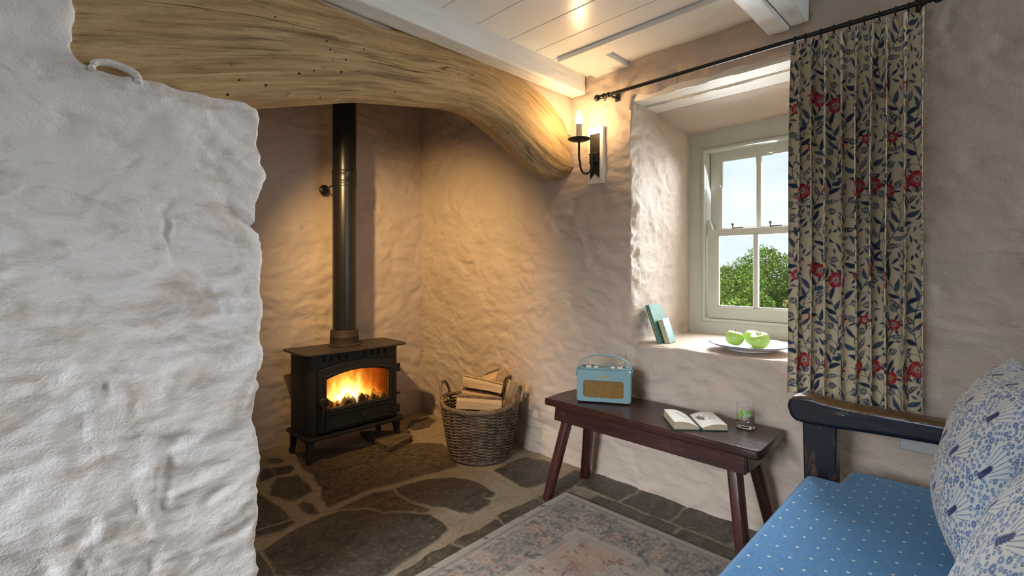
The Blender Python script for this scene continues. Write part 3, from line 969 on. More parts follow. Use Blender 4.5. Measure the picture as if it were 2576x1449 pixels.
MB().lathe([(.0005, .0), (.006, .0), (.006, .012), (.012, .016), (.014, .022), (.011, .029), (.0005, .031)], (1.42, 2.690, .215), 20, axis=(0, -1, 0)).build('air_knob', M['stove'], door)
mb = MB().lathe([(.0005, 0), (.02, 0), (.03, .006), (.031, .014), (.024, .022), (.0005, .025)], (1.182, 2.690, .330), 24, axis=(0, -1, 0))
mb.tube([(1.180, 2.674, .315), (1.170, 2.668, .26), (1.168, 2.672, .20)], [.011, .009, .006], 8)
mb.build('door_handle', M['stove'], door)
for z in (.46, .20):
    mb = MB().lathe([(.0005, -.025), (.011, -.025), (.011, .025), (.0005, .025)], (1.672, 2.694, z), 14)
    mb.box(1.62, 1.672, 2.684, 2.700, z - .014, z + .014)
    mb.build('hinge', M['stove'], door, bevel=.002)
MB().tube([(1.672, 2.73, .285), (1.705, 2.73, .285)], [.008, .008], 10).build('air_control', M['stove'], stv)
# fire bed, bricks and flames
MB().box(BX0 + .035, BX1 - .035, 2.895, 2.928, .27, .575).build('firebrick', M['firebrick'], stv, bevel=.002)
mb = MB()
rr = random.Random(4)
for k in range(22):
    x = 1.205 + .39 * (k % 11) / 10 + rr.uniform(-.018, .018); yy = 2.735 + .05 * (k // 11) + rr.uniform(-.008, .008)
    h = .030 + rr.uniform(-.006, .034) ; w = .020 + rr.uniform(0, .022)
    n = 5
    ring = [(x + w * math.cos(2 * PI * i / n + k), yy + w * .7 * math.sin(2 * PI * i / n + k), .272) for i in range(n)]
    ring2 = [(x + w * .62 * math.cos(2 * PI * i / n + k + .4), yy + w * .5 * math.sin(2 * PI * i / n + k + .4), .272 + h * .62) for i in range(n)]
    mb.add(ring + ring2 + [(x + rr.uniform(-.004, .004), yy, .272 + h)], [(i, (i + 1) % n, n + (i + 1) % n, n + i) for i in range(n)] + [(n + i, n + (i + 1) % n, 2 * n) for i in range(n)])
o = mb.build('charred_logs', M['coal'], stv, smooth=0); o['kind'] = 'stuff'
MB().box(1.165, 1.63, 2.722, 2.890, .274, .53).build('flames', M['flame'], stv)
# legs : cast, curved, splayed
def stove_leg(x, y, sx, sy, z0):
    mb = MB()
    prof = [(.132, .052, .0), (.105, .046, .004), (.08, .036, .010), (.05, .028, .016), (max(.025, z0 + .006), .026, .020), (z0, .030, .022)]
    vs = []
    for z, w, off in prof:
        cx, cy = x + sx * off * .6, y + sy * off * .5
        vs += [(cx - sx * w * .3, cy - .017, z), (cx + sx * w * .1 - sx * w * .3 + sx * w * .8, cy - .017, z), (cx + sx * w * .6, cy + .017, z), (cx - sx * w * .3, cy + .017, z)]
    fs = [(0, 1, 2, 3)]
    for i in range(len(prof) - 1):
        for j in range(4): fs.append((4 * i + j, 4 * i + (j + 1) % 4, 4 * i + 4 + (j + 1) % 4, 4 * i + 4 + j))
    fs.append(tuple(len(vs) - 4 + j for j in (3, 2, 1, 0)))
    return mb.add(vs, fs)
for x, y, sx, sy, z0 in ((1.125, 2.715, -1, -1, 0.0), (1.655, 2.715, 1, -1, .037), (1.125, 2.935, -1, 1, 0.0), (1.655, 2.935, 1, 1, 0.0)):
    stove_leg(x, y, sx, sy, z0).build('leg', M['stove'], stv, bevel=.004)

# flue
FX, FYc = 1.392, 2.862
fl = thing('flue_pipe', 'tall black flue pipe rising from the stove top behind the lintel', 'pipe', (FX, FYc, .613))
MB().lathe([(.064, .66), (.070, .66), (.070, 1.600), (.064, 1.600)], (FX, FYc, 0), 48, close=True).build('lower_tube', M['flue'], fl)
MB().lathe([(.064, 1.680), (.0705, 1.680), (.0705, 2.755), (.064, 2.755)], (FX, FYc, 0), 48, close=True).build('upper_tube', M['flue'], fl)
MB().lathe([(.064, 1.588), (.0735, 1.588), (.0745, 1.593), (.0735, 1.598), (.0728, 1.606), (.0745, 1.611), (.0728, 1.617), (.0728, 1.668), (.0745, 1.673), (.0745, 1.68), (.0728, 1.688), (.064, 1.688)], (FX, FYc, 0), 48, close=True).build('joint_band', M['flue'], fl)
MB().lathe([(.064, .6135), (.094, .6135), (.094, .620), (.086, .627), (.0845, .665), (.086, .668), (.084, .672), (.0825, .706), (.0795, .709), (.064, .709)], (FX, FYc, 0), 48, close=True).build('collar', M['collar'], fl)
mb = MB().tube([(FX - .055, FYc + .05, 1.60), (1.368, 3.085, 1.597)], [.005, .005], 8)
br = mb.build('wall_bracket', M['iron'], fl)
MB().lathe([(.0005, 0), (.033, 0), (.033, .006), (.026, .012), (.010, .014), (.0005, .016)], (1.368, 3.098, 1.597), 24, axis=(0, -1, 0)).build('wall_rose', M['iron'], br)

# board the stove foot rests on
ob = MB().hexa([(1.510, 2.53, .0), (1.715, 2.60, .0), (1.72, 2.74, .0), (1.525, 2.915, .0)], [(1.510, 2.53, .034), (1.715, 2.60, .036), (1.72, 2.74, .036), (1.525, 2.915, .034)]).build('wooden_board', M['charred_board'], bevel=.003)
tag(ob, 'short charred board on the hearth under the stove leg', 'board')

# =================================================================== LOG BASKET
bc = (1.880, 2.145)
bk = thing('log_basket', 'round grey-brown wicker basket full of split logs by the wall', 'basket', (*bc, 0))
RB, RT, HB = .168, .222, .300
TH = math.radians(-62)
def brad(z): return RB + (RT - RB) * (z / HB) ** .85
NSTK = 26
mb = MB()
nrow = 32
for k in range(nrow):
    z = .018 + (HB - .030) * k / (nrow - 1)
    gap = 1.5 if k in (21, 22) else 1.0
    pts = []
    n = NSTK * 4
    for i in range(n):
        a = 2 * PI * i / n
        r = brad(z) + .0078 * math.cos(a * NSTK / 2 + PI * k) 
        pts.append((bc[0] + r * math.cos(a), bc[1] + r * math.sin(a), z + .0012 * math.sin(a * 3 + k * 1.3)))
    mb.tube(pts, .0047 * (1.25 if gap > 1 else 1), 6, closed=True)
mb.build('woven_side', M['wicker'], bk, smooth=180, recalc=False)
mb = MB()
for i in range(NSTK):
    a = 2 * PI * (i + .5) / NSTK * 1.0 + PI / NSTK
    mb.tube([(bc[0] + brad(z) * math.cos(a), bc[1] + brad(z) * math.sin(a), z) for z in (.008, .1, .2, HB)], .0038, 6)
mb.build('stakes', M['wicker'], bk, smooth=180, recalc=False)
def braid(R, z, amp, rad, strands, turns, fz=None):
    mb = MB()
    for s in range(strands):
        pts = []
        n = 220
        for i in range(n):
            a = 2 * PI * i / n; ph = turns * a + 2 * PI * s / strands
            r = R + amp * math.cos(ph); zz = z + amp * math.sin(ph) + (fz(a) if fz else 0)
            pts.append((bc[0] + r * math.cos(a), bc[1] + r * math.sin(a), zz))
        mb.tube(pts, rad, 6, closed=True)
    return mb
braid(RT + .001, HB + .004, .0075, .0062, 4, 17, lambda a: .020 * abs(math.cos(a - TH)) ** 5).build('rim', M['wicker_rim'], bk, smooth=180, recalc=False)
braid(RB + .003, .0130, .006, .0055, 3, 15).build('base_braid', M['wicker_rim'], bk, smooth=180, recalc=False)
MB().lathe([(.0005, .006), (RB, .006), (RB, .014), (.0005, .014)], (*bc, 0), 40).build('bottom', M['wicker'], bk)
for sgn in (0, PI):
    a0 = TH + sgn
    mb = MB()
    for s in range(3):
        pts = []
        for i in range(49):
            f = i / 48; ang = PI * f
            da = .27 * math.cos(ang)
            hh = .115 * math.sin(ang) ** .8 if 0 < ang < PI else 0
            ph = 2 * PI * (f * 4 + s / 3)
            r = RT + .002 + .006 * math.cos(ph) + .016 * math.sin(ang)
            pts.append((bc[0] + r * math.cos(a0 + da), bc[1] + r * math.sin(a0 + da), HB - .005 + hh + .006 * math.sin(ph)))
        mb.tube(pts, .0058, 6)
    mb.build('handle', M['wicker_rim'], bk, smooth=180, recalc=False)

def at_d(px, py, d):
    r = (px - CXP) / FOC * d
    return Vector(((d + r) / S2, (d - r) / S2, CAMZ + (HYP - py) / FOC * d))
def make_log(p0, p1, w, h, roll, label, seed, wedge=.35):
    """split log: sawn ends, two cleft faces, one bark side"""
    p0, p1 = Vector(p0), Vector(p1)
    ax = (p1 - p0).normalized()
    up0 = Vector((0, 0, 1)); side = ax.cross(up0).normalized(); up0 = side.cross(ax).normalized()
    s_ = side * math.cos(roll) + up0 * math.sin(roll); u_ = -side * math.sin(roll) + up0 * math.cos(roll)
    prof = [(-.5, -.5), (.5, -.5 + wedge * .3), (.52, .2), (.40, .42), (.15, .52), (-.2, .50), (-.46, .40), (-.52, .1)]
    ring = []
    for i in range(len(prof)):
        a, b = prof[i], prof[(i + 1) % len(prof)]
        for k in range(5): ring.append((a[0] + (b[0] - a[0]) * k / 5, a[1] + (b[1] - a[1]) * k / 5))
    ring = np.array(ring); m = len(ring); n = 26
    L = (p1 - p0).length
    V, ST = [], []
    for i in range(n):
        f = i / (n - 1)
        for (a, b) in ring:
            V.append(p0 + ax * (L * f) + s_ * (a * w) + u_ * (b * h)); ST.append((f * L + seed, a * w + seed, b * h))
    V = np.array([tuple(v) for v in V]); ST = np.array(ST)
    d = fbm(ST * np.array([8, 60, 60]), 3, seed) * .0035
    cen = np.repeat(np.array([tuple(p0 + ax * (L * i / (n - 1))) for i in range(n)]), m, 0)
    dr = V - cen; dr /= np.linalg.norm(dr, axis=1)[:, None]
    V = V + dr * d[:, None]
    me_q = [(i * m + j, i * m + (j + 1) % m, (i + 1) * m + (j + 1) % m, (i + 1) * m + j) for i in range(n - 1) for j in range(m)]
    me = bpy.data.meshes.new('firewood_log')
    me.from_pydata(V.tolist(), [], me_q + [tuple(range(m))[::-1], tuple((n - 1) * m + j for j in range(m))])
    a = me.attributes.new('st', 'FLOAT_VECTOR', 'POINT'); a.data.foreach_set('vector', ST.astype(np.float32).ravel())
    o = link('firewood_log', me, [M['log'], M['bark']])
    mi = np.zeros(len(me.polygons), dtype=np.int32)
    for k in range((n - 1) * m):
        if 14 <= (k % m) < 17 + (seed % 3) * 5: mi[k] = 1
    me.polygons.foreach_set('material_index', mi)
    bm = bmesh.new(); bm.from_mesh(me); bmesh.ops.recalc_face_normals(bm, faces=bm.faces); bm.to_mesh(me); bm.free()
    me.shade_smooth(); me.set_sharp_from_angle(angle=math.radians(35))
    return tag(o, label, 'log', 'split logs in the wicker basket')
make_log(at_d(1150, 1010, 2.74), at_d(1262, 1018, 2.74), .085, .078, .1, 'frontmost split log in the basket, bark along its top edge', 1)
make_log(at_d(1164, 986, 2.86), at_d(1256, 1002, 2.84), .085, .050, .0, 'middle split log in the basket, under the top one', 2)
make_log(at_d(1167, 955, 2.86), at_d(1264, 977, 2.84), .088, .060, .1, 'topmost split log lying across the pile in the basket', 3)
make_log(at_d(1262, 944, 2.95), at_d(1226, 956, 3.03), .115, .066, .55, 'split log at the back of the basket, turned end-on', 4)
make_log(at_d(1290, 958, 2.86), at_d(1266, 1046, 2.84), .042, .075, .2, 'split log standing on end at the basket edge nearest the window wall', 5)

# =================================================================== BENCH
bn = thing('bench', 'long low dark red-brown wooden bench under the window', 'bench', (1.92, 1.06, 0))
tz0, tz1 = .432, .465
top_poly = []
for i in range(13):
    f = i / 12; top_poly.append((1.765 + .004 * math.sin(f * 9), 1.545 - .965 * f))
top_poly += [(1.79, .570), (1.95, .575), (2.075, .585)]
for i in range(7):
    f = i / 6; top_poly.append((2.085, .61 + .9 * f))
top_poly += [(2.07, 1.545), (1.9, 1.555)]
MB().prism(top_poly, 'z', tz0, tz1).build('seat', M['bench'], bn, bevel=.007, seg=3)
def skew_box(x0, x1, y0, y1, z0, z1, dx, dy0, dy1):
    return MB().hexa([(x0 - dx, y0 - dy0, z0), (x1 - dx, y0 - dy0, z0), (x1 - dx, y1 + dy1, z0), (x0 - dx, y1 + dy1, z0)], [(x0, y0, z1), (x1, y0, z1), (x1, y1, z1), (x0, y1, z1)])
skew_box(1.792, 1.815, .632, 1.498, .363, tz0 - .0005, .004, .006, .006).build('apron', M['bench'], bn, bevel=.003)
skew_box(2.030, 2.052, .632, 1.498, .363, tz0 - .0005, -.004, .006, .006).build('apron', M['bench'], bn, bevel=.003)
skew_box(1.816, 2.029, .632, .656, .363, tz0 - .0005, 0, .008, -.008).build('end_rail', M['bench'], bn, bevel=.003)
skew_box(1.816, 2.029, 1.474, 1.498, .363, tz0 - .0005, 0, -.008, .008).build('end_rail', M['bench'], bn, bevel=.003)
def leg(tx, ty, fx, fy, z0, w0=.050, w1=.044):
    vs = []
    prof = []
    for (cx, cy, z, w) in ((fx, fy, z0, w1), (tx, ty, tz0 - .001, w0)):
        c = w * .22
        for px_, py_ in ((-w/2+c, -w/2), (w/2-c, -w/2), (w/2, -w/2+c), (w/2, w/2-c), (w/2-c, w/2), (-w/2+c, w/2), (-w/2, w/2-c), (-w/2, -w/2+c)):
            vs.append((cx + px_, cy + py_, z))
    return MB().add(vs, [tuple(range(8))[::-1], tuple(range(8, 16))] + [(i, (i + 1) % 8, 8 + (i + 1) % 8, 8 + i) for i in range(8)])
for a in ((1.842, 1.442, 1.752, 1.512, .0), (1.842, .690, 1.752, .612, .0095), (2.000, 1.442, 2.058, 1.520, .0), (2.000, .690, 2.058, .602, .0)):
    leg(*a).build('leg', M['bench_leg'], bn, bevel=.003)

# =================================================================== RADIO
rp = Vector((1.824, 1.396, tz1)); rd = Vector((1.95, 1.179, tz1)) - rp
ang = math.atan2(rd.y, rd.x)
RM = Matrix.Translation(rp) @ Matrix.Rotation(ang, 4, 'Z')   # local x along the front, y to the back, z up
RW, RD, RH = .250, .098, .153
rad = thing('radio', 'small pale blue retro radio with carrying handle on the bench', 'radio', tuple(rp))
fo = rrect(0, RW, .004, RH, .010)
mb = MB(RM)
mb.prism(fo, 'y', .006, RD)
case = mb.build('case', M['radio'], rad, bevel=.005, seg=3)
mb = MB(RM)
gi = rrect(.034, RW - .034, .026, .104, .014); go = rrect(.002, RW - .002, .006, RH - .002, .010)
# front board: ring between the case outline and the grille opening
n_ = len(go)
mb.add(*frame_ring(go, gi, -.004, .008))
mb.build('front_panel', M['radio'], rad, bevel=.003, seg=3)
MB(RM).prism(rrect(.030, RW - .030, .022, .108, .014), 'y', .0015, .0055).build('grille', M['grille'], rad)
# name badge
cu = bpy.data.curves.new('badge', 'FONT'); cu.body = 'Roberts'; cu.size = .0165; cu.shear = .45; cu.extrude = .0006; cu.align_x = 'CENTER'; cu.space_character = .85
_tmp = bpy.data.objects.new('badge_text', cu); COL.objects.link(_tmp)
_me = bpy.data.meshes.new_from_object(_tmp.evaluated_get(bpy.context.evaluated_depsgraph_get()))
bpy.data.objects.remove(_tmp); bpy.data.curves.remove(cu)
_me.materials.clear(); _me.materials.append(M['gold']); _me.name = 'badge'
bo = bpy.data.objects.new('badge', _me); COL.objects.link(bo)
bo.parent = rad
bo.matrix_parent_inverse = WORLD_OF[rad].inverted()
bo.matrix_basis = RM @ Matrix.Translation((RW * .50, -.0046, .1195)) @ Matrix.Rotation(math.radians(6), 4, 'Y').inverted() @ Matrix.Rotation(PI / 2, 4, 'X')
WORLD_OF[bo] = Matrix.Identity(4)
mbx = MB(RM).add(*frame_ring([(.108, .1145), (.145, .1185), (.145, .1172), (.108, .1128)], [(.112, .1143), (.14, .1178), (.14, .1176), (.112, .1141)], -.0052, -.0042))
mbx.build('badge_underline', M['gold'], bo if False else rad)
# recessed control deck with knobs
MB(RM).box(.028, RW - .028, .022, RD - .018, RH - .001, RH + .0015).build('control_panel', M['dark_panel'], rad)
mb = MB(RM)
mb.add(*frame_ring([(.012, .010), (RW - .012, .010), (RW - .012, RD - .004), (.012, RD - .004)], [(.026, .020), (RW - .026, .020), (RW - .026, RD - .014), (.026, RD - .014)], 0, .008))
rot = RM @ Matrix.Translation((0, 0, RH)) 
mb.M = rot; v0 = mb.v; mb.v = []; mb.f = []
vs, fs = frame_ring([(.012, .010), (RW - .012, .010), (RW - .012, RD - .004), (.012, RD - .004)], [(.026, .020), (RW - .026, .020), (RW - .026, RD - .014), (.026, RD - .014)], 0, .007)
mb.add([(p[0], p[2], p[1]) for p in vs], fs)
mb.build('deck_rim', M['radio'], rad, bevel=.003, seg=2)
for x in (.052, RW - .052):
    kb = MB(RM).lathe([(.0005, RH + .002), (.013, RH + .002), (.0125, RH + .012), (.0005, RH + .012)], (x, .050, 0), 24).build('knob', M['cream'], rad)
    MB(RM).lathe([(.0005, RH + .0121), (.010, RH + .0121), (.009, RH + .0135), (.0005, RH + .0135)], (x, .050, 0), 24).build('knob_cap', M['copper'], kb)
for x in (.086, RW - .086):
    MB(RM).box(x - .010, x + .010, .040, .056, RH + .002, RH + .008).build('button', M['cream'], rad, bevel=.001)
an = MB(RM).tube([(RW - .028, RD - .024, RH + .001), (RW - .028, RD - .024, RH + .048)], [.0028, .0028], 10)
an.tube([(RW - .028, RD - .024, RH + .048), (RW - .028, RD - .024, RH + .092)], [.0017, .0017], 8)
an.ball((RW - .028, RD - .024, RH + .093), .003, 12)
an.build('aerial', M['chrome'], rad)
pts = []
for i in range(41):
    a = PI * i / 40
    cxh = RW / 2 - (RW / 2 + .006) * math.copysign(abs(math.cos(a)) ** .8, math.cos(a))
    pts.append((cxh, RD * .5, .118 + .098 * math.sin(a) ** .85))
MB(RM).tube(pts, .0022, 8, flat=3.6, up=(0, 0, 1) if False else None).build('handle', M['radio'], rad) if False else None
mb = MB(RM)
vs, fs = [], []
for i, p in enumerate(pts):
    q = Vector(pts[min(i + 1, 40)]) - Vector(pts[max(i - 1, 0)]); q.normalize()
    nrm = Vector((-q.z, 0, q.x)) * .0022
    for s1, s2 in ((1, -.009), (1, .009), (-1, .009), (-1, -.009)):
        vs.append((p[0] + nrm.x * s1, p[1] + s2, p[2] + nrm.z * s1))
for i in range(40):
    for j in range(4): fs.append((4 * i + j, 4 * i + (j + 1) % 4, 4 * i + 4 + (j + 1) % 4, 4 * i + 4 + j))
fs += [(0, 1, 2, 3), (163, 162, 161, 160)]
hd = mb.add(vs, fs).build('handle', M['radio'], rad, bevel=.0012)
for x, s in ((-.006, -1), (RW + .006, 1)):
    MB(RM).lathe([(.0005, -.004), (.007, -.004), (.006, .004), (.0005, .005)], (x, RD * .5, .120), 14, axis=(s, 0, 0)).build('handle_stud', M['brass'], hd)
for x in (.025, RW - .025):
    for yy in (.02, RD - .02):
        MB(RM).lathe([(.0005, 0.0005), (.006, 0.0005), (.006, .0045), (.0005, .0045)], (x, yy, 0), 12).build('foot', M['dark_panel'], rad)

# =================================================================== OPEN BOOK
bp0 = Vector((1.775, .888, tz1 + .0005)); bdir = Vector((.137, -.156, 0)).normalized(); hdir = Vector((-bdir.y, bdir.x, 0))
BM_ = Matrix(((bdir.x, hdir.x, 0, bp0.x), (bdir.y, hdir.y, 0, bp0.y), (0, 0, 1, bp0.z), (0, 0, 0, 1)))
BWd, BHt = .208, .166
bookr = thing('open_book', 'green-bound picture book lying open on the bench beside the tumbler', 'book', tuple(bp0))
MB(BM_).box(0, BWd, -.003, BHt + .003, 0, .0025).build('cover', M['green_cloth'], bookr, bevel=.0008)
MB(BM_).box(BWd / 2 - .006, BWd / 2 + .006, -.0025, BHt + .0025, .0026, .010).build('spine', plain('book_spine_dark', (.02, .03, .03), .6), bookr, bevel=.002)
ti = Tile(.21, .17, .001, (.86, .83, .76))
INK = (.20, .20, .19)
def fish(x, y, ang, L, W, col, tail=.3):
    ti.leaf(x, y, ang, L, W, col)
    tx, ty = x, y
    ti.leaf(tx + math.cos(ang) * L * .12, ty + math.sin(ang) * L * .12, ang + PI - .55, L * tail, W * .45, col)
    ti.leaf(tx + math.cos(ang) * L * .12, ty + math.sin(ang) * L * .12, ang + PI + .55, L * tail, W * .45, col)
fish(.042, .122, -1.15, .078, .006, (.36, .43, .52))
fish(.128, .120, -1.35, .056, .013, (.22, .21, .19), .3)
for (x, y, L) in ((.150, .118, .020), (.170, .110, .018), (.160, .085, .024), (.178, .088, .020)):
    fish(x, y, -1.2, L, .0045, (.34, .37, .34), .25)
for side in (0, 1):
    nu, nv = 60, 84
    thick = .024 if side == 0 else .019
    u = np.linspace(0, 1, nu); v = np.linspace(0, 1, nv)
    U, Vv = np.meshgrid(u, v, indexing='ij')
    # u = 0 at the spine
    prof_ = thick * (1 - (1 - np.clip(U, 0, 1)) ** 2.6) * (1.0 + .12 * np.sin(PI * U)) * (1 if side == 0 else 1 - .18 * U) + .004
    xx = BWd / 2 + (-1 if side == 0 else 1) * (.002 + U * (BWd / 2 - .006))
    yy_ = Vv * BHt + 0 * U
    loc = np.stack([xx.ravel(), yy_.ravel(), prof_.ravel() + .0026, np.ones(U.size)], 1)
    Wd = (np.array(BM_) @ loc.T).T[:, :3]
    colr_ = ti.sample(np.clip(loc[:, 0], 0, .209), np.clip(loc[:, 1], 0, .169))
    pg = grid_mesh('page', Wd, nu, nv, M['page'], bookr, attrs={'col': ('FLOAT_COLOR', colr_)}, flip=(side == 0))
    # leaves below: a solid block of paper under the page
    mb = MB(BM_)
    k = 24
    pf = [(BWd / 2 + (-1 if side == 0 else 1) * (.003 + (i / k) * (BWd / 2 - .0075)), .0026 + .003 + thick * (1 - (1 - i / k) ** 2.6) * (1.0 + .12 * math.sin(PI * i / k)) * (1 if side == 0 else 1 - .18 * i / k)) for i in range(k + 1)]
    ply = [(pf[0][0], .0027)] + pf + [(pf[-1][0] + (-.001 if side == 0 else .001), .0027)]
    mb.prism(ply, 'y', .001, BHt - .001)
    mb.build('page_block', M['paper'], bookr, smooth=30)

# =================================================================== TUMBLER
gc = (2.008, .702, tz1 + .0003)
gl = thing('tumbler', 'clear glass tumbler of water with a slice of lime on the bench', 'glass', gc)
GR, GH = .0345, .096
MB().lathe([(GR - .0030, .0104), (GR - .0003, .0104), (GR, .014), (GR, GH - .003), (GR - .0022, GH - .003), (GR - .0026, .018)], gc, 48, close=True).build('glass_side', M['tumbler'], gl, smooth=60)
MB().lathe([(.0003, 0), (GR - .003, 0), (GR - .0008, .0022), (GR - .0004, .0098), (GR - .005, .0100), (.0003, .0094)], gc, 48).build('glass_base', M['thick_glass'], gl, smooth=60)
MB().lathe([(GR - .0011 + .0013 * math.cos(2 * PI * k / 10), GH - .0016 + .0013 * math.sin(2 * PI * k / 10)) for k in range(10)], gc, 48, close=True).build('glass_rim', M['thick_glass'], gl, smooth=180)
MB().lathe([(.0003, .0110), (GR - .0064, .0114), (GR - .0034, .0145), (GR - .0029, .060), (.0003, .060)], gc, 40).build('water', M['water'], gl, smooth=60)
lm = Matrix.Translation((gc[0], gc[1], gc[2] + .040)) @ Matrix.Rotation(-PI / 4, 4, 'Z') @ Matrix.Rotation(-.22, 4, 'Y') @ Matrix.Rotation(.30, 4, 'X')
def arc_pts(r, a0, a1, n=18): return [(r * math.cos(math.radians(a0 + (a1 - a0) * k / n)), r * math.sin(math.radians(a0 + (a1 - a0) * k / n))) for k in range(n + 1)]
lime = MB(lm).prism(arc_pts(.0245, 0, 180) + arc_pts(.0185, 180, 0), 'y', -.005, .005).build('lime_slice', M['lime_rind'], gl, bevel=.001)
MB(lm).prism(arc_pts(.0184, 0, 180), 'y', -.0044, .0044).build('lime_flesh', M['lime_flesh'], lime)
MB(lm).hexa([(-.022, -.003, .004), (-.012, -.003, .006), (-.012, .003, .006), (-.022, .003, .004)], [(-.021, -.002, .036), (-.015, -.002, .034), (-.015, .002, .034), (-.021, .002, .036)]).build('lime_twist', M['lime_rind'], gl, bevel=.0015)

# =================================================================== WINDOW
wn = struct(thing('window_1', 'w', 'window', (2.79, .932, .73)))
del wn['label'], wn['category']
WC = .932
def yz_frame(x0, x1, y0, y1, z0, z1, iy0, iy1, iz0, iz1):
    a = [(y0, z0), (y1, z0), (y1, z1), (y0, z1)]; b = [(iy0, iz0), (iy1, iz0), (iy1, iz1), (iy0, iz1)]
    vs, fs = frame_ring(a, b, x0, x1)
    return [(p[1], p[0], p[2]) for p in vs], fs
MB().add(*yz_frame(2.790, 2.815, .50, 1.33, .68, 1.95, WC - .273, WC + .273, .792, 1.772)).build('casing', M['joinery'], wn, bevel=.002)
MB().add(*yz_frame(2.778, 2.80, WC - .284, WC + .284, .783, 1.781, WC - .268, WC + .268, .800, 1.764)).build('bead', M['joinery'], wn, bevel=.004, seg=3)
MB().add(*yz_frame(2.80, 2.93, WC - .33, WC + .33, .76, 1.80, WC - .266, WC + .266, .800, 1.764)).build('sash_box', M['joinery'], wn, bevel=.002)
PH = .207
def sash(x, z0, z1, top, botm, name):
    s = MB()
    iy0, iy1 = WC - PH, WC + PH
    s.add(*yz_frame(x, x + .038, WC - .262, WC + .262, z0, z1, iy0, iy1, z0 + botm, z1 - top))
    o = s.build(name, M['joinery'], wn, bevel=.0025)
    MB().add(*yz_frame(x + .008, x + .026, iy0 - .002, iy1 + .002, z0 + botm - .002, z1 - top + .002, iy0 + .009, iy1 - .009, z0 + botm + .009, z1 - top - .009)).build('glazing_bead', M['joinery'], o, bevel=.003)
    mb = MB().box(x + .006, x + .032, WC - .0135, WC + .0135, z0 + botm - .002, z1 - top + .002)
    mb.build('glazing_bar', M['joinery'], o, bevel=.006, seg=2)
    for a, b in ((iy0, WC - .006), (WC + .006, iy1)):
        MB().box(x + .018, x + .022, a, b, z0 + botm - .001, z1 - top + .001).build('pane', M['pane'], o)
    return o
low = sash(2.803, .802, 1.312, .030, .066, 'lower_sash')
upp = sash(2.850, 1.283, 1.766, .048, .030, 'upper_sash')
# horns on the upper sash stile and sash fasteners on the meeting rail
for s in (1, -1):
    MB().prism([(WC + s * .262, 1.312), (WC + s * .262, 1.365), (WC + s * .250, 1.372), (WC + s * .236, 1.330), (WC + s * .232, 1.312)], 'x', 2.803, 2.835).build('sash_horn', M['joinery'], low, bevel=.002)
for yk in (WC + .125, WC - .072):
    mb = MB().lathe([(.0005, 0), (.005, 0), (.0045, .008), (.003, .014), (.0065, .020), (.0085, .026), (.0065, .032), (.0005, .034)], (2.822, yk, 1.3125), 18)
    mb.box(2.815, 2.829, yk - .060, yk - .004, 1.3125, 1.320)
    mb.build('sash_fastener', M['pewter'], low, bevel=.001)

# ---- books on the sill
def book(name, Mx, L, Wd, T, mat, label, spine_neg=True):
    """local x: width away from the viewer, y: thickness, z: height"""
    r = thing(name, label, 'book', tuple(Mx.translation))
    MB(Mx).box(.003, Wd - .003, .0022, T - .0022, .003, L - .003).build('page_block', M['paper'], r)
    if spine_neg:
        pr = [(0.004, 0), (Wd, 0), (Wd, .002), (.006, .002), (.003, T / 2), (.006, T - .002), (Wd, T - .002), (Wd, T), (.004, T), (-.001, T * .75), (-.0022, T / 2), (-.001, T * .25)]
    else:
        pr = [(0, 0), (Wd - .004, 0), (Wd + .001, T * .25), (Wd + .002, T / 2), (Wd + .001, T * .75), (Wd - .004, T), (0, T), (0, T - .002), (Wd - .006, T - .002), (Wd - .003, T / 2), (Wd - .006, .002), (0, .002)]
    MB(Mx).prism(pr, 'z', 0, L).build('cover', mat, r, bevel=.0007)
    return r
lean = -.345
bm1 = Matrix.Translation((2.223, 1.178, SILL + .003)) @ Matrix.Rotation(.05, 4, 'Z') @ Matrix.Rotation(lean, 4, 'X')
b1 = book('hardback_book', bm1, .200, .140, .021, M['teal_cloth'], 'taller dark teal hardback leaning on the window reveal')
mb = MB(bm1)
for k in range(13):
    mb.box(-.0027, -.0019, .0085, .0125, .045 + k * .0098, .045 + k * .0098 + .0058 + .002 * (k % 2))
mb.build('spine_lettering', M['gold'], b1)
bm2 = Matrix.Translation((2.255, 1.147, SILL + .003)) @ Matrix.Rotation(.10, 4, 'Z') @ Matrix.Rotation(lean + .02, 4, 'X')
b2 = book('hardback_book', bm2, .126, .085, .026, M['teal_pale'], 'smaller pale teal book propped against the taller dark one', False)
mb = MB(bm2)
for k, (a, b_) in enumerate(((.022, .062), (.028, .056))):
    mb.box(a, b_, -.0006, .0001, .103 - k * .007, .106 - k * .007)
mb.build('cover_lettering', M['gold'], b2)

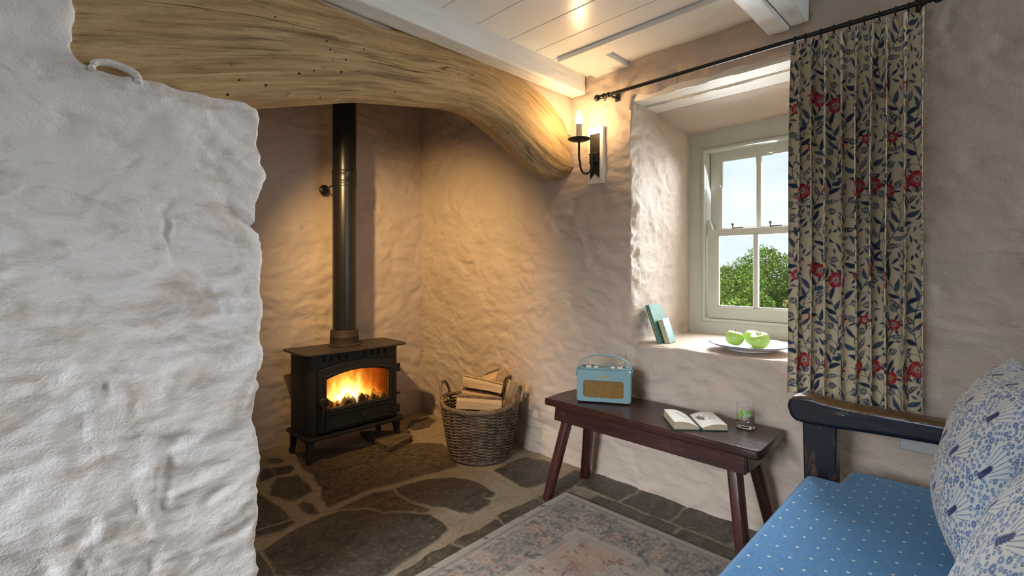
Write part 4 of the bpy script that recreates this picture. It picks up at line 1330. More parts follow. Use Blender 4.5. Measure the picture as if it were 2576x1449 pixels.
# ---- plate of apples
pc = (2.335, .800, SILL + .0035)
prof = [(.0005, .004), (.08, .004), (.086, 0.0), (.092, 0.0), (.094, .005), (.12, .012), (.150, .021), (.170, .029), (.172, .031), (.170, .0325), (.150, .0262), (.120, .0185), (.105, .0125), (.094, .010), (.0005, .009)]
pp = []
for i in range(len(prof) - 1):
    kk = 16 if 9 <= i <= 13 else 3
    for j in range(kk): pp.append((prof[i][0] + (prof[i + 1][0] - prof[i][0]) * j / kk, prof[i][1] + (prof[i + 1][1] - prof[i][1]) * j / kk, i))
pp.append((prof[-1][0], prof[-1][1], 14))
nA = 260
V = []; C = []
for k in range(nA):
    a = 2 * PI * k / nA
    for r, h, i in pp:
        V.append((pc[0] + r * math.cos(a), pc[1] + r * math.sin(a), pc[2] + h))
        c = (.80, .80, .80)
        if i >= 9:
            if r > .166: c = (.10, .13, .40)
            elif r > .112:
                w = math.sin(a * 24 + math.sin(r * 160) * 2.2) * math.sin(r * 300) + .5 * math.sin(a * 61 + r * 500)
                c = (.26, .32, .58) if w > .05 else (.62, .66, .76)
            elif r < .07:
                w = math.sin(a * 5 + r * 90) * math.cos(r * 140 + a * 2)
                c = (.22, .28, .55) if w > .45 else (.80, .80, .80)
        elif i in (7, 8): c = (.12, .15, .42)
        C.append(c)
pl = grid_mesh('plate', np.array(V), nA, len(pp), M['plate'], wrap_u=True, attrs={'col': ('FLOAT_COLOR', np.array(C))})
tag(pl, 'large blue and white china plate on the window sill under the apples', 'plate')
def apple(x, y, R, label, tilt, sd, stem=True):
    z0 = pc[2] + .0098
    Mx = Matrix.Translation((x, y, z0 + R * .88)) @ Matrix.Rotation(tilt[0], 4, 'X') @ Matrix.Rotation(tilt[1], 4, 'Y')
    r = thing('apple', label, 'apple', (x, y, z0), 'green apples on the plate')
    n, m = 40, 28
    V = []
    for i in range(n):
        a = 2 * PI * i / n
        for j in range(m):
            th = PI * (j + .02) / (m - .96)
            lob = 1 + .022 * math.cos(5 * a + sd) * max(0, -math.cos(th))
            rr_ = R * (1.02 * math.sin(th) ** .86) * lob
            zz = R * (.90 * math.cos(th)) - R * .34 * math.exp(-((th) / .42) ** 2) + R * .17 * math.exp(-((PI - th) / .40) ** 2) + R * .05 * math.sin(th)
            rr_ *= 1 + .06 * math.cos(th)
            V.append(tuple(Mx @ Vector((rr_ * math.cos(a), rr_ * math.sin(a), zz))))
    grid_mesh('skin', np.array(V), n, m, M['apple'], r, wrap_u=True, flip=True)
    if stem:
        s = [(0, 0, R * .54), (.001, .001, R * .75), (.004, .003, R * 1.05)]
        MB(Mx).tube(s, [.0013, .0011, .0017], 7).build('stem', M['stem'], r)
apple(2.338, .868, .0405, 'green apple at the fireplace end of the plate, dark stalk up', (.15, .1), .3)
apple(2.404, .806, .0405, 'rear green apple on the plate, partly hidden by the other two', (.2, -.1), 1.1, False)
apple(2.322, .752, .0425, 'front green apple on the plate nearest the curtain', (-.2, -.28), 2.0)

# =================================================================== SCONCE
sco = thing('wall_sconce', 'black iron candle wall light with a lit bulb on a white board', 'wall light', (WX - .03, 1.494, 1.535))
MB().box(2.112, 2.150, 1.446, 1.541, 1.535, 1.832).build('mounting_board', M['sconce_board'], sco, bevel=.003)
MB().prism([(1.466, 1.795), (1.524, 1.795), (1.524, 1.560), (1.495, 1.590), (1.466, 1.560)], 'x', 2.107, 2.1118).build('back_plate', M['iron'], sco, bevel=.001)
mb = MB().box(2.094, 2.107, 1.470, 1.520, 1.640, 1.695)
mb.build('arm_collar', M['iron'], sco, bevel=.004)
for (yy, zz) in ((1.474, 1.788), (1.516, 1.788), (1.471, 1.645), (1.519, 1.645), (1.471, 1.69), (1.519, 1.69)):
    MB().ball((2.1065 if zz > 1.7 else 2.094, yy, zz), .0032, 10).build('rivet', M['iron'], sco)
ax_, cx_ = 2.088, 1.985
pts = [(ax_, 1.495, 1.690), (ax_, 1.495, 1.640)]
for i in range(1, 20):
    a = PI * i / 20
    pts.append(((ax_ + cx_) / 2 + (ax_ - cx_) / 2 * math.cos(a), 1.495 + .008 * math.sin(a), 1.640 - .062 * math.sin(a) ** .9))
pts += [(cx_, 1.502, 1.645), (cx_, 1.503, 1.69), (cx_, 1.503, 1.737)]
MB().tube(pts, .0055, 10).build('arm', M['iron'], sco)
cc = (cx_, 1.503, 0)
MB().lathe([(.0005, 1.733), (.012, 1.734), (.045, 1.740), (.057, 1.746), (.0575, 1.748), (.045, 1.743), (.012, 1.738), (.0005, 1.738)], cc, 36).build('drip_pan', M['iron'], sco)
MB().lathe([(.0005, 1.738), (.0155, 1.738), (.0155, 1.803), (.0005, 1.803)], cc, 24).build('candle_sleeve', M['candle'], sco)
bl = MB().lathe([(.0005, 1.8035), (.0125, 1.804), (.0165, 1.815), (.0165, 1.822), (.0005, 1.822)], cc, 24).build('bulb_base', M['bulb_base'], sco)
MB().lathe([(.0005, 1.8225), (.015, 1.824), (.0185, 1.835), (.0185, 1.845), (.0155, 1.862), (.009, 1.882), (.004, 1.893), (.0005, 1.896)], cc, 24).build('bulb', M['bulb'], sco, smooth=180)

# =================================================================== CURTAIN AND ROD
RX, RZ = 2.052, 1.957
rod = thing('curtain_rod', 'long thin dark curtain rod with ball ends above the window', 'curtain rod', (RX, .8, RZ))
MB().tube([(RX, 1.405, RZ), (RX, .165, RZ)], [.0085, .0085], 14).build('pole', M['rod'], rod)
for y0, s in ((1.405, 1), (.165, -1)):
    MB().lathe([(.0005, -.004), (.012, -.004), (.012, .004), (.008, .006), (.008, .010), (.012, .013), (.008, .017), (.007, .019), (.013, .024), (.0165, .032), (.0155, .040), (.009, .048), (.0005, .050)], (RX, y0, RZ), 20, axis=(0, s, 0)).build('finial', M['rod'], rod)
for y0 in (1.372, .150 + .035):
    mb = MB().box(RX + .008, WX + .01, y0 - .004, y0 + .004, RZ - .005, RZ + .004)
    mb.box(WX - .010, WX + .004, y0 - .010, y0 + .010, RZ - .014, RZ + .030)
    mb.lathe([(.0095, -.004), (.0125, -.004), (.0125, .004), (.0095, .004)], (RX, y0, RZ), 20, axis=(0, 1, 0), close=True)
    mb.build('bracket', M['rod'], rod)
ringY = [1.392, .540, .505, .455, .415, .368, .325, .283, .240, .206]
def make_ring(y, lab):
    n = 28
    pts = [(RX + .0145 * math.cos(2 * PI * i / n), y + .002 * math.cos(2 * PI * i / n), RZ - .004 + .0145 * math.sin(2 * PI * i / n)) for i in range(n)]
    mb = MB().tube(pts, .0024, 8, closed=True)
    n = 14
    mb.tube([(RX, y + .0045 * math.cos(2 * PI * i / n), RZ - .0235 + .0045 * math.sin(2 * PI * i / n)) for i in range(n)], .0011, 6, closed=True)
    o = mb.build('curtain_ring', M['rod'])
    return o
tag(make_ring(ringY[0], ''), 'single curtain ring at the empty fireplace end of the rod', 'curtain ring')
ORD = ('first', 'second', 'third', 'fourth', 'fifth', 'sixth', 'seventh', 'eighth', 'last')
for nth, y in zip(ORD, ringY[1:]):
    tag(make_ring(y, ''), nth + ' dark ring over the gathered curtain, counting from the window pane side', 'curtain ring', 'curtain rings over the gathered curtain')

# print of the curtain
CREAM, NAVY, BLUE, RED = (.66, .56, .38), (.030, .042, .086), (.066, .090, .150), (.40, .022, .035)
tw, th_ = .46, .60
ct = Tile(tw, th_, .0011, CREAM)
R1 = random.Random(21)
stems = []
for s in range(5):
    x0 = tw * (s + .5) / 5
    A, ph = .030 + .012 * (s % 2), s * 1.7
    def xf(y, x0=x0, A=A, ph=ph): return x0 + A * math.sin(2 * PI * y / th_ * (1 if s % 2 else 2) + ph)
    pts = [(xf(y), y) for y in np.linspace(0, th_, 61)]
    stems.append(pts)
    ct.stem(pts, .0013, NAVY)
    k = 0
    y = .005
    while y < th_ - .004:
        x = xf(y); sl = (xf(y + .004) - xf(y - .004)) / .008
        base = PI / 2 - math.atan(sl)
        side = 1 if k % 2 else -1
        a = base + side * R1.uniform(.65, 1.05)
        if R1.random() < .72:
            ct.leaf(x, y, a, R1.uniform(.038, .056), R1.uniform(.0062, .0090), NAVY if R1.random() < .5 else BLUE, CREAM if R1.random() < .25 else None, R1.uniform(-.2, .2))
        else:
            L = .026
            ex, ey = x + L * math.cos(a), y + L * math.sin(a)
            ct.stem([(x, y), ((x + ex) / 2, (y + ey) / 2 + .002), (ex, ey)], .0009, NAVY)
            ct.leaf(ex, ey, a + side * .3, .030, .0115, BLUE, CREAM, 0, .35)
        y += R1.uniform(.014, .021); k += 1
flw = [(.06, .14, .026), (.105, .155, .027), (.265, .15, .025), (.405, .13, .024), (.03, .45, .02), (.19, .475, .026), (.23, .465, .024), (.355, .44, .027), (.42, .30, .018), (.135, .31, .016)]
for (x, y, R) in flw:
    for q in range(5): ct.leaf(x + .8 * R * math.cos(q * 1.257 + x * 9), y + .8 * R * math.sin(q * 1.257 + x * 9), q * 1.257 + x * 9, .022, .004, NAVY)
    ct.flower(x, y, R, RED, CREAM, NAVY, x * 20)
lum = lambda: ct.im
for _ in range(1100):
    x, y = R1.uniform(0, tw), R1.uniform(0, th_)
    ix, iy = int(x / ct.res) % ct.W, int(y / ct.res) % ct.H
    a = R1.uniform(0, 2 * PI); L = R1.uniform(.018, .034)
    ok = True
    for f in (-.05, .2, .5, .8, 1.0):
        for o_ in (-.006, 0, .006):
            xx, yy = x + f * L * math.cos(a) - o_ * math.sin(a), y + f * L * math.sin(a) + o_ * math.cos(a)
            if ct.im[int(yy / ct.res) % ct.H, int(xx / ct.res) % ct.W, 0] < .55: ok = False
    if ok:
        ct.leaf(x, y, a, L, R1.uniform(.003, .0048), BLUE if R1.random() < .6 else NAVY, None, R1.uniform(-.3, .3))

NU, NV = 520, 560
CY0, CY1, CTOP, CBOT = .548, .160, 1.931, .612
us = np.linspace(0, 1, NU)
fold_w = np.array([.85, .95, 1.0, 1.25, .9, 1.05, .95, 1.15, 1.0])
ph_b = np.concatenate([[0], np.cumsum(fold_w)]); ph_b /= ph_b[-1]
phase = np.interp(us, ph_b, np.arange(len(ph_b)) * 2 * PI)
amps = np.interp(us, np.linspace(0, 1, 10), [.022, .030, .034, .040, .024, .034, .036, .032, .030, .018])
def cloth_xy(zf):
    """zf 0 at the hem .. 1 at the heading"""
    sharp = 1 - .55 * zf ** 6
    drift = .35 * np.sin(3.0 * zf + us * 9.0) * (1 - zf) + .18 * np.sin(7 * zf + us * 17)
    s = np.sin(phase + drift)
    s = np.sign(s) * np.abs(s) ** .72
    x = RX - .006 + amps * sharp * s * (.85 + .15 * np.cos(5 * zf + us * 6))
    yy = CY0 + (CY1 - CY0) * us + .010 * np.cos(phase + drift) * sharp + .008 * (1 - zf) * np.where(us < .12, 1, 0) * (1 - us / .12)
    return x, yy
xm, ym = cloth_xy(.4)
arc_u = np.concatenate([[0], np.cumsum(np.hypot(np.diff(xm), np.diff(ym)))])
# even spacing of columns along the cloth
us = np.interp(np.linspace(0, arc_u[-1], NU), arc_u, us)
phase = np.interp(us, ph_b, np.arange(len(ph_b)) * 2 * PI)
amps = np.interp(us, np.linspace(0, 1, 10), [.022, .030, .034, .040, .024, .034, .036, .032, .030, .018])
arcs = np.linspace(0, arc_u[-1], NU)
V = np.empty((NU, NV, 3)); 
for j in range(NV):
    zf = j / (NV - 1)
    x, yy = cloth_xy(zf)
    V[:, j, 0], V[:, j, 1] = x, yy
    V[:, j, 2] = CBOT + (CTOP - CBOT) * zf + .006 * np.sin(phase * .5 + 1) * (1 - zf) + (.006 * np.cos(phase) * zf ** 8)
cs = ct.sample(np.repeat(arcs * .95, NV), np.tile(np.linspace(0, (CTOP - CBOT) * .95, NV), NU) + .02)
cur = grid_mesh('curtain', V.reshape(-1, 3), NU, NV, M['curtain'], attrs={'col': ('FLOAT_COLOR', cs)})
tag(cur, 'long cream curtain printed with blue leaves and red flowers', 'curtain')

# =================================================================== RUG
RWx, RWy = 1.75, 1.12
rt = Tile(RWx, RWy, .004, (.40, .33, .26))
H_, W2 = rt.H, rt.W
yy, xx = np.meshgrid((np.arange(H_) + .5) * .004, (np.arange(W2) + .5) * .004, indexing='ij')
edge_d = np.minimum(np.minimum(xx, RWx - xx), np.minimum(yy, 9))       # distance from the bound edges
pn = np.stack([xx.ravel(), yy.ravel(), 0 * xx.ravel()], 1)
def nz2(s, o, sd): return fbm(pn * np.array(s), o, sd).reshape(H_, W2)
def lay(mask, col, op):
    m = np.clip(mask, 0, 1)[..., None] * op
    rt.im = rt.im * (1 - m) + np.array(col) * m
band = lambda a, b: ((edge_d > a) & (edge_d < b)).astype(float)
fade = sstep(-.25, .35, nz2((7, 7, 1), 3, 3)); fine_ = sstep(-.1, .3, nz2((70, 110, 1), 3, 4)); thr = sstep(-.5, .3, nz2((30, 240, 1), 2, 6))
MAUVE, SLATE, RUST, SAND, ROSE = (.17, .115, .115), (.058, .066, .082), (.28, .08, .04), (.42, .345, .265), (.31, .20, .155)
lay(band(.0, .022), (.40, .36, .28), 1)
lay(band(.034, .052), MAUVE, .75 * 1); lay(band(.075, .083), MAUVE, .6); lay(band(.083, .225), ROSE, .35)
lay(band(.225, .235), MAUVE, .6); lay(band(.235, .262), SAND, .8); lay(band(.262, .270), MAUVE, .55)
# scrolling flowers of the border and the field
def motif(x, y, R, c1, c2):
    def ring(DX, DY):
        r = np.hypot(DX, DY); th2 = np.arctan2(DY, DX)
        return ((np.abs(r - R * (.62 + .22 * np.cos(6 * th2))) < R * .14) | (r < R * .2)).astype(float)
    rt.stamp(x, y, R * 1.1, ring, c1, .8)
    rt.stamp(x, y, R * 1.1, lambda DX, DY: (np.abs(np.hypot(DX, DY) - R * .4) < R * .09).astype(float), c2, .7)
R2 = random.Random(5)
def border_pts(off, step):
    out = []
    n = int((RWx - 2 * off) / step)
    out += [(off + step * (i + .5), off) for i in range(n)]
    n = int((RWy - off) / step)
    out += [(off, off + step * (i + .5)) for i in range(n)] + [(RWx - off, off + step * (i + .5)) for i in range(n)]
    return out
for i, (x, y) in enumerate(border_pts(.122, .07) + border_pts(.185, .085)):
    motif(x, y, .036, SLATE if i % 2 == 0 else RUST, SAND)
    for q in range(5):
        a = R2.uniform(0, 6.28); rt.leaf(x + .045 * math.cos(a), y + .045 * math.sin(a), a + 1.2, .045, .009, SLATE if R2.random() < .7 else MAUVE)
for _ in range(520):
    x, y = R2.uniform(.29, RWx - .29), R2.uniform(.29, RWy)
    if R2.random() < .3: motif(x, y, R2.uniform(.014, .030), RUST if R2.random() < .6 else SLATE, SAND)
    a = R2.uniform(0, 6.28); rt.leaf(x, y, a, R2.uniform(.02, .05), R2.uniform(.004, .008), R2.choice((RUST, SLATE, MAUVE, RUST)), None, R2.uniform(-.5, .5))
lay(sstep(.15, .5, nz2((5, 5, 1), 3, 44)) * (edge_d > .27), (.42, .19, .10), .5)
lay(sstep(.05, .45, nz2((8, 16, 1), 4, 45)) * (edge_d > .05), SLATE, .35)
lay(sstep(-.10, .25, nz2((9, 9, 1), 3, 61)) * sstep(.0, .12, nz2((60, 160, 1), 3, 62)) * ((edge_d > .055) & (edge_d < .225)), SLATE, .7)
lay(sstep(.0, .3, nz2((6, 6, 1), 3, 63)) * sstep(.0, .12, nz2((150, 60, 1), 3, 64)) * (edge_d > .27), MAUVE, .45)
lay(fade * (edge_d > .024), SAND, .22)
lay((1 - fine_) * (edge_d > .024), SAND, .18)
lay((1 - thr) * .6 * (edge_d > .024), (.48, .41, .335), .25)
cR, ang_r = (1.852, 1.478), math.radians(1.2)
NX, NY = 440, 281
U, Vv = np.meshgrid(np.linspace(0, RWx, NX), np.linspace(0, RWy, NY), indexing='ij')
rc = rt.sample(np.clip(U.ravel(), .002, RWx - .006), np.clip(Vv.ravel(), .002, RWy - .006))
dx_, dy_ = -U.ravel(), -Vv.ravel()
wob = .004 * np.sin(U.ravel() * 5) 
xw = cR[0] + dx_ * math.cos(ang_r) - dy_ * math.sin(ang_r) * .3
yw = cR[1] + dx_ * math.sin(ang_r) + dy_ * math.cos(ang_r) + wob * (Vv.ravel() < .4)
zw = .0088 + .0004 * np.sin(U.ravel() * 20) * np.cos(Vv.ravel() * 17)
ed = np.minimum(np.minimum(U.ravel(), RWx - U.ravel()), np.minimum(Vv.ravel(), RWy - Vv.ravel()))
zw = zw - .003 * (1 - sstep(0, .012, ed))
topv = np.stack([xw, yw, zw], 1)
rug = grid_mesh('rug', topv, NX, NY, M['rug'], attrs={'col': ('FLOAT_COLOR', rc)})
sm = rug.modifiers.new('thick', 'SOLIDIFY'); sm.thickness = .0052; sm.offset = -1
nn = coords_of(rug.data)[1][:, 2].mean()
if nn < 0: rug.data.flip_normals()
tag(rug, 'faded oriental rug in cream, rust and slate on the stone floor', 'rug')

# =================================================================== SETTLE
st = thing('settle', 'dark painted wooden settle with rubbed arm and blue dotted seat', 'settle', (1.25, .18, 0))
# seat cushion notched round the arm post
SZ = .420
sp = [(.19, .440), (1.80, .447), (1.822, .436), (1.824, .357), (1.945, .352), (1.965, .30), (1.975, -.12), (.19, -.12)]
seat = MB().prism(sp, 'z', .335, SZ).build('seat_cushion', M['seat'], st, bevel=.030, seg=6)
MB().box(.18, 1.82, .395, .432, .24, .333).build('front_rail', M['settle'], st, bevel=.004)
MB().box(.18, 1.90, -.15, -.122, .24, .333).build('back_rail', M['settle'], st, bevel=.004)
for x0 in (.17, 1.865):
    MB().box(x0, x0 + .03, -.12, .365, .24, .333).build('side_rail', M['settle'], st, bevel=.004)
def settle_arm(x0, x1):
    """side profile (Y,Z): scrolled front end, gently dipping top"""
    top_ = [(.498, .612), (.503, .630), (.498, .650), (.484, .664), (.462, .672), (.435, .673), (.405, .668), (.375, .664), (.30, .661), (.20, .660), (.10, .660), (.0, .661), (-.15, .664)]
    bot_ = [(-.15, .600), (.0, .597), (.10, .595), (.20, .592), (.30, .587), (.37, .582), (.45, .580), (.478, .584), (.492, .596)]
    return MB().prism(top_ + bot_, 'x', x0, x1).build('arm', M['settle'], st, bevel=.014, seg=4)
settle_arm(1.812, 1.888); settle_arm(.152, .228)
for x0, x1 in ((1.830, 1.895), (.160, .22)):
    MB().hexa([(x0, .372, .0095), (x1, .372, .0095), (x1, .448, .0095), (x0, .448, .0095)], [(x0, .362, .588), (x1, .362, .588), (x1, .460, .588), (x0, .460, .588)]).build('front_post', M['settle_post'], st, bevel=.006)
    MB().box(x0, x1, -.215, -.145, 0, .93).build('back_post', M['settle'], st, bevel=.006)
MB().box(.22, 1.83, -.195, -.163, .80, .90).build('top_rail', M['settle'], st, bevel=.006)
for k in range(8):
    x = .25 + k * .195
    MB().box(x, x + .155, -.19, -.17, .34, .798).build('back_slat', M['settle'], st, bevel=.004)

# cushions
WHT, PB, MBl, DB = (.80, .84, .83), (.19, .33, .58), (.11, .21, .45), (.035, .055, .19)
kt = Tile(.22, .19, .0009, WHT)
R3 = random.Random(9)
def ringflower(x, y, R, col):
    def fn(DX, DY):
        r = np.hypot(DX, DY); th2 = np.arctan2(DY, DX)
        pet = (np.abs(r - R * (.80 + .10 * np.cos(10 * th2))) < R * .10) | ((r < R * .66) & (r > R * .26)) | ((r > R * .66) & (r < R * .9) & (np.abs(np.sin(th2 * 5)) < .22))
        return pet.astype(float)
    kt.stamp(x, y, R * 1.1, fn, col)
def fanmotif(x, y, ang, R, col, dcol):
    def rays(DX, DY):
        r = np.hypot(DX, DY); a = np.arctan2(DY, DX) - ang
        a = (a + PI) % (2 * PI) - PI
        return ((np.abs(a) < .60) & (r > R * .40) & (r < R) & (np.abs(((a / .17) % 1) - .5) < .05 * R / (r + 1e-6) + .02)).astype(float)
    kt.stamp(x, y, R * 1.05, rays, col)
    kt.stem([(x - .01 * math.cos(ang), y - .01 * math.sin(ang)), (x + R * .42 * math.cos(ang), y + R * .42 * math.sin(ang))], .0008, dcol)
    for k in range(5):
        f = .06 + .08 * k
        for s in (1, -1):
            kt.leaf(x + R * f * math.cos(ang), y + R * f * math.sin(ang), ang + s * (.8 - .06 * k), R * .16, R * .036, dcol)
    kt.leaf(x + R * .42 * math.cos(ang), y + R * .42 * math.sin(ang), ang, R * .14, R * .034, dcol)
fans = [(.02, .015, .9), (.13, .015, .9), (.075, .11, .9), (.185, .11, .9)]
occ = []
for (x, y, a) in fans:
    occ.append((x, y, a))
for _ in range(6000):
    x, y = R3.uniform(0, .22), R3.uniform(0, .19)
    bad = False
    for (fx, fy, a) in fans:
        for ox in (-.22, 0, .22):
            for oy in (-.19, 0, .19):
                ddx, ddy = x - fx - ox, y - fy - oy
                r = math.hypot(ddx, ddy); aa = (math.atan2(ddy, ddx) - a + PI) % (2 * PI) - PI
                if r < .074 and abs(aa) < .62: bad = True
                if r < .008: bad = True
    if bad: continue
    R = R3.choice((.0035, .0045, .0060, .0075))
    ix, iy = int(x / kt.res), int(y / kt.res)
    okk = True
    for q in range(10):
        for rr_ in (.55, 1.0):
            xx, yy = x + R * rr_ * math.cos(q * .628), y + R * rr_ * math.sin(q * .628)
            if kt.im[int(yy / kt.res) % kt.H, int(xx / kt.res) % kt.W, 0] < .5: okk = False
    if okk: ringflower(x, y, R, MBl if R3.random() < .55 else PB)
for (x, y, a) in fans: fanmotif(x, y, a, .072, MBl, DB)

def cushion(c, size, T, nrm, label, rollz=0.0, so=(0, 0), sag=0.0):
    n = Vector(nrm).normalized()
    upv = (Vector((0, 0, 1)) - n * n.z).normalized(); sx = upv.cross(n).normalized()
    if rollz:
        R_ = Matrix.Rotation(rollz, 3, n); upv = R_ @ upv; sx = R_ @ sx
    k = 420
    u = np.linspace(-1, 1, k)
    SU, SV = np.meshgrid(u, u, indexing='ij'); SU, SV = SU.ravel(), SV.ravel()
    U, Vv = np.sin(SU * PI / 2), np.sin(SV * PI / 2)
    prof_ = np.clip((1 - np.abs(U) ** 2.4) * (1 - np.abs(Vv) ** 2.4), 0, 1) ** .52
    pinch = 1 - .07 * (1 - np.abs(U) ** 2) * np.abs(Vv) ** 3 - 0
    pinch2 = 1 - .07 * (1 - np.abs(Vv) ** 2) * np.abs(U) ** 3
    wr = fbm(np.stack([U * 3, Vv * 3, 0 * U], 1), 3, int(size * 100)) * .006 * prof_
    hs = size / 2
    o = None
    rootv = []
    for s in (1, -1):
        P_ = np.array(c)[None] + np.outer(U * hs * pinch2, np.array(sx)) + np.outer(Vv * hs * pinch - sag * prof_ * 0, np.array(upv)) + np.outer(s * (T * prof_ + wr), np.array(n))
        rootv.append(P_)
    V_ = np.concatenate(rootv)
    A, B = np.meshgrid(np.arange(k - 1), np.arange(k - 1), indexing='ij')
    q = np.stack([A * k + B, (A + 1) * k + B, (A + 1) * k + B + 1, A * k + B + 1], -1).reshape(-1, 4)
    q2 = q[:, ::-1] + k * k
    col_ = kt.sample(np.concatenate([SU, SU]) * hs * 1.28 + so[0], np.concatenate([SV, SV]) * hs * 1.28 + so[1])
    o = raw_mesh('cushion', V_, np.concatenate([q, q2]), M['cushion'], attrs={'col': ('FLOAT_COLOR', col_)})
    bm = bmesh.new(); bm.from_mesh(o.data); bmesh.ops.remove_doubles(bm, verts=[v for v in bm.verts if v.is_boundary], dist=.0004)
    bm.to_mesh(o.data); bm.free(); o.data.shade_smooth()
    return tag(o, label, 'cushion', 'printed cushions on the settle')
cushion((1.57, .000, .652), .45, .098, (-.12, .95, .26), 'large blue and white printed cushion at the window end of the settle', .02, (.05, .02))
cushion((1.02, -.045, .636), .42, .080, (-.05, .93, .36), 'second printed cushion on the settle, only its corner in view', .06, (.13, .07))

# pale panel low on the wall behind the arm
tag(MB().box(2.112, 2.150, -.35, .236, .476, .578).build('wall_panel', M['wall_panel'], bevel=.003), 'pale grey strip on the wall just below the settle arm', 'panel')

# =================================================================== OUTSIDE
struct(MB().box(3.4, 40, -25, 30, -.35, -.30).build('ground', M['grass'], smooth=0))
def bush(d, r, w, h, label, seed, cols, nleaf=9000, name='bush', base=-.3):
    x, y = (d + r) / S2, (d - r) / S2
    rg = np.random.default_rng(seed)
    lobes = rg.normal(size=(26, 3)) * np.array([w * .42, w * .42, h * .22]) + np.array([x, y, base + h * .58])
    lob_r = rg.uniform(.22, .40, 26) * w * .85
    k = rg.integers(0, 26, nleaf)
    dirs = rg.normal(size=(nleaf, 3)); dirs /= np.linalg.norm(dirs, axis=1)[:, None]
    pos = lobes[k] + dirs * (lob_r[k] * rg.uniform(.72, 1.06, nleaf))[:, None]
    pos[:, 2] = np.clip(pos[:, 2], base, None)
    sz = rg.uniform(.016, .034, nleaf)
    a = rg.normal(size=(nleaf, 3)) + dirs * .6 + np.array([0, 0, .6]); a /= np.linalg.norm(a, axis=1)[:, None]
    b = np.cross(a, rg.normal(size=(nleaf, 3))); b /= np.linalg.norm(b, axis=1)[:, None]
    V = np.stack([pos - a * sz[:, None], pos + b * (sz * .5)[:, None], pos + a * sz[:, None], pos - b * (sz * .5)[:, None]], 1).reshape(-1, 3)
    q = np.arange(nleaf * 4).reshape(-1, 4)
    cl = np.array(cols)[rg.integers(0, len(cols), nleaf)] * rg.uniform(.7, 1.25, (nleaf, 1))
    root = thing(name, label, 'bush', (x, y, base))
    o = raw_mesh('foliage', V, q, M['leafy'], root, attrs={'col': ('FLOAT_COLOR', np.repeat(cl, 4, 0))})
    o.data.shade_flat()
    mb = MB()
    for i in range(7):
        e = lobes[i]
        mb.tube([(x + .05 * i - .15, y, base), ((x + e[0]) / 2, (y + e[1]) / 2, base + h * .3), tuple(e)], [.03, .02, .008], 6)
    mb.build('stems', M['wood_bush'], root)
    return root
GRN = [(.10, .19, .022), (.16, .27, .035), (.21, .33, .05), (.07, .13, .018), (.26, .36, .07)]
bush(8.4, 3.50, 1.0, 1.36, 'dense green bush seen through the pane nearest the fireplace', 1, GRN, 26000)
bush(10.0, 5.75, 1.15, 1.42, 'taller green bush seen through the pane nearest the curtain', 2, GRN, 26000)
bush(12.9, 6.0, 1.3, 1.50, 'green bush standing behind the two nearer bushes outside', 5, GRN, 18000)
bush(6.6, 3.9, .45, .85, 'low yellow-green scrub at the foot of the bushes outside', 3, [(.30, .30, .08), (.36, .32, .12), (.22, .26, .06)], 5000)

# =================================================================== LIGHT
def area(name, loc, target, sx, sy, power, color, spread=180):
    l = bpy.data.lights.new(name, 'AREA'); l.shape = 'RECTANGLE'; l.size, l.size_y = sx, sy
    l.energy = power; l.color = color; l.spread = math.radians(spread)
    o = bpy.data.objects.new(name, l); COL.objects.link(o)
    o.location = loc
    d = Vector(target) - Vector(loc)
    o.rotation_euler = d.to_track_quat('-Z', 'Y').to_euler()
    return o
DAY = (.80, .90, 1.0)
area('daylight_window', (3.02, WC, 1.30), (1.2, .50, .52), .62, .98, 36, (.93, .96, 1.0), 118)
area('fill_light_front', (1.27, -2.38, 1.35), (.3, 1.6, 1.0), 1.4, 1.15, 16, (.88, .94, 1.0))  # added fill lamp behind the camera, aimed at the pier
area('fill_light_side', (-2.5, .68, 1.5), (1.0, 1.12, .0), 1.25, .9, 11, (.90, .95, 1.0), 44)  # added fill lamp, narrow beam making a bright pool on the rug
sl = bpy.data.lights.new('sun', 'SUN'); sl.energy = 3.4; sl.angle = math.radians(12); sl.color = (1, .95, .86)
so_ = bpy.data.objects.new('sun', sl); COL.objects.link(so_)
so_.rotation_euler = Vector((.42, .40, -.82)).to_track_quat('-Z', 'Y').to_euler()
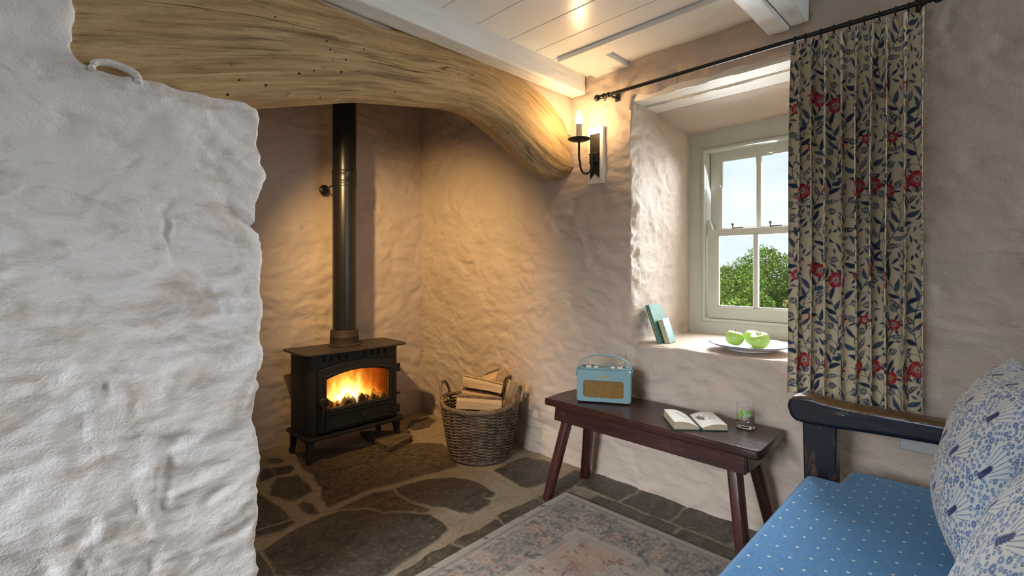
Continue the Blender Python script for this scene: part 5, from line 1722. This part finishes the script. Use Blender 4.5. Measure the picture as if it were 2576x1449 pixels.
# downlight tucked inside the chimney breast, washing the corner of the nook
l = bpy.data.lights.new('nook_downlight', 'SPOT'); l.energy = 105; l.color = (1, .64, .27); l.spot_size = math.radians(86); l.spot_blend = .9; l.shadow_soft_size = .025
o = bpy.data.objects.new('nook_downlight', l); COL.objects.link(o); o.location = (.70, 2.06, 1.80)
o.rotation_euler = (Vector((2.1, 2.85, .75)) - o.location).to_track_quat('-Z', 'Y').to_euler()

w = bpy.data.worlds.new('sky'); sc.world = w; w.use_nodes = True
nt = w.node_tree; nt.nodes.clear()
out = nt.nodes.new('ShaderNodeOutputWorld'); bg = nt.nodes.new('ShaderNodeBackground')
tc = nt.nodes.new('ShaderNodeTexCoord'); mp = nt.nodes.new('ShaderNodeMapping'); mp.inputs['Scale'].default_value = (2.2, 2.2, 6.5)
nzn = nt.nodes.new('ShaderNodeTexNoise'); nzn.inputs['Scale'].default_value = 1.3; nzn.inputs['Detail'].default_value = 5; nzn.inputs['Roughness'].default_value = .5
rp_ = nt.nodes.new('ShaderNodeValToRGB')
e = rp_.color_ramp.elements; e[0].position = .38; e[0].color = (.58, .68, .78, 1); e[1].position = .58; e[1].color = (.80, .84, .88, 1)
nt.links.new(tc.outputs['Generated'], mp.inputs[0]); nt.links.new(mp.outputs[0], nzn.inputs['Vector']); nt.links.new(nzn.outputs['Fac'], rp_.inputs[0])
nt.links.new(rp_.outputs[0], bg.inputs['Color']); bg.inputs['Strength'].default_value = 1.3
nt.links.new(bg.outputs[0], out.inputs[0])

# =================================================================== CAMERA
cam = bpy.data.cameras.new('camera'); co = bpy.data.objects.new('camera', cam); COL.objects.link(co)
cam.sensor_width = 36; cam.lens = FOC / 2576 * 36
cam.shift_y = -(724.5 - HYP) / 2576
cam.clip_start = .02; cam.clip_end = 200
co.location = (0, 0, CAMZ)
co.rotation_euler = (PI / 2, 0, math.radians(-45))
sc.camera = co
sc.view_settings.view_transform = 'Standard'; sc.view_settings.look = 'None'; sc.view_settings.gamma = 1
sc.view_settings.use_curve_mapping = False
sc.view_settings.exposure = 0.12
sc.cycles.use_denoising = True
sc.cycles.max_bounces = 9
sc.cycles.use_adaptive_sampling = True
sc.cycles.adaptive_threshold = .015
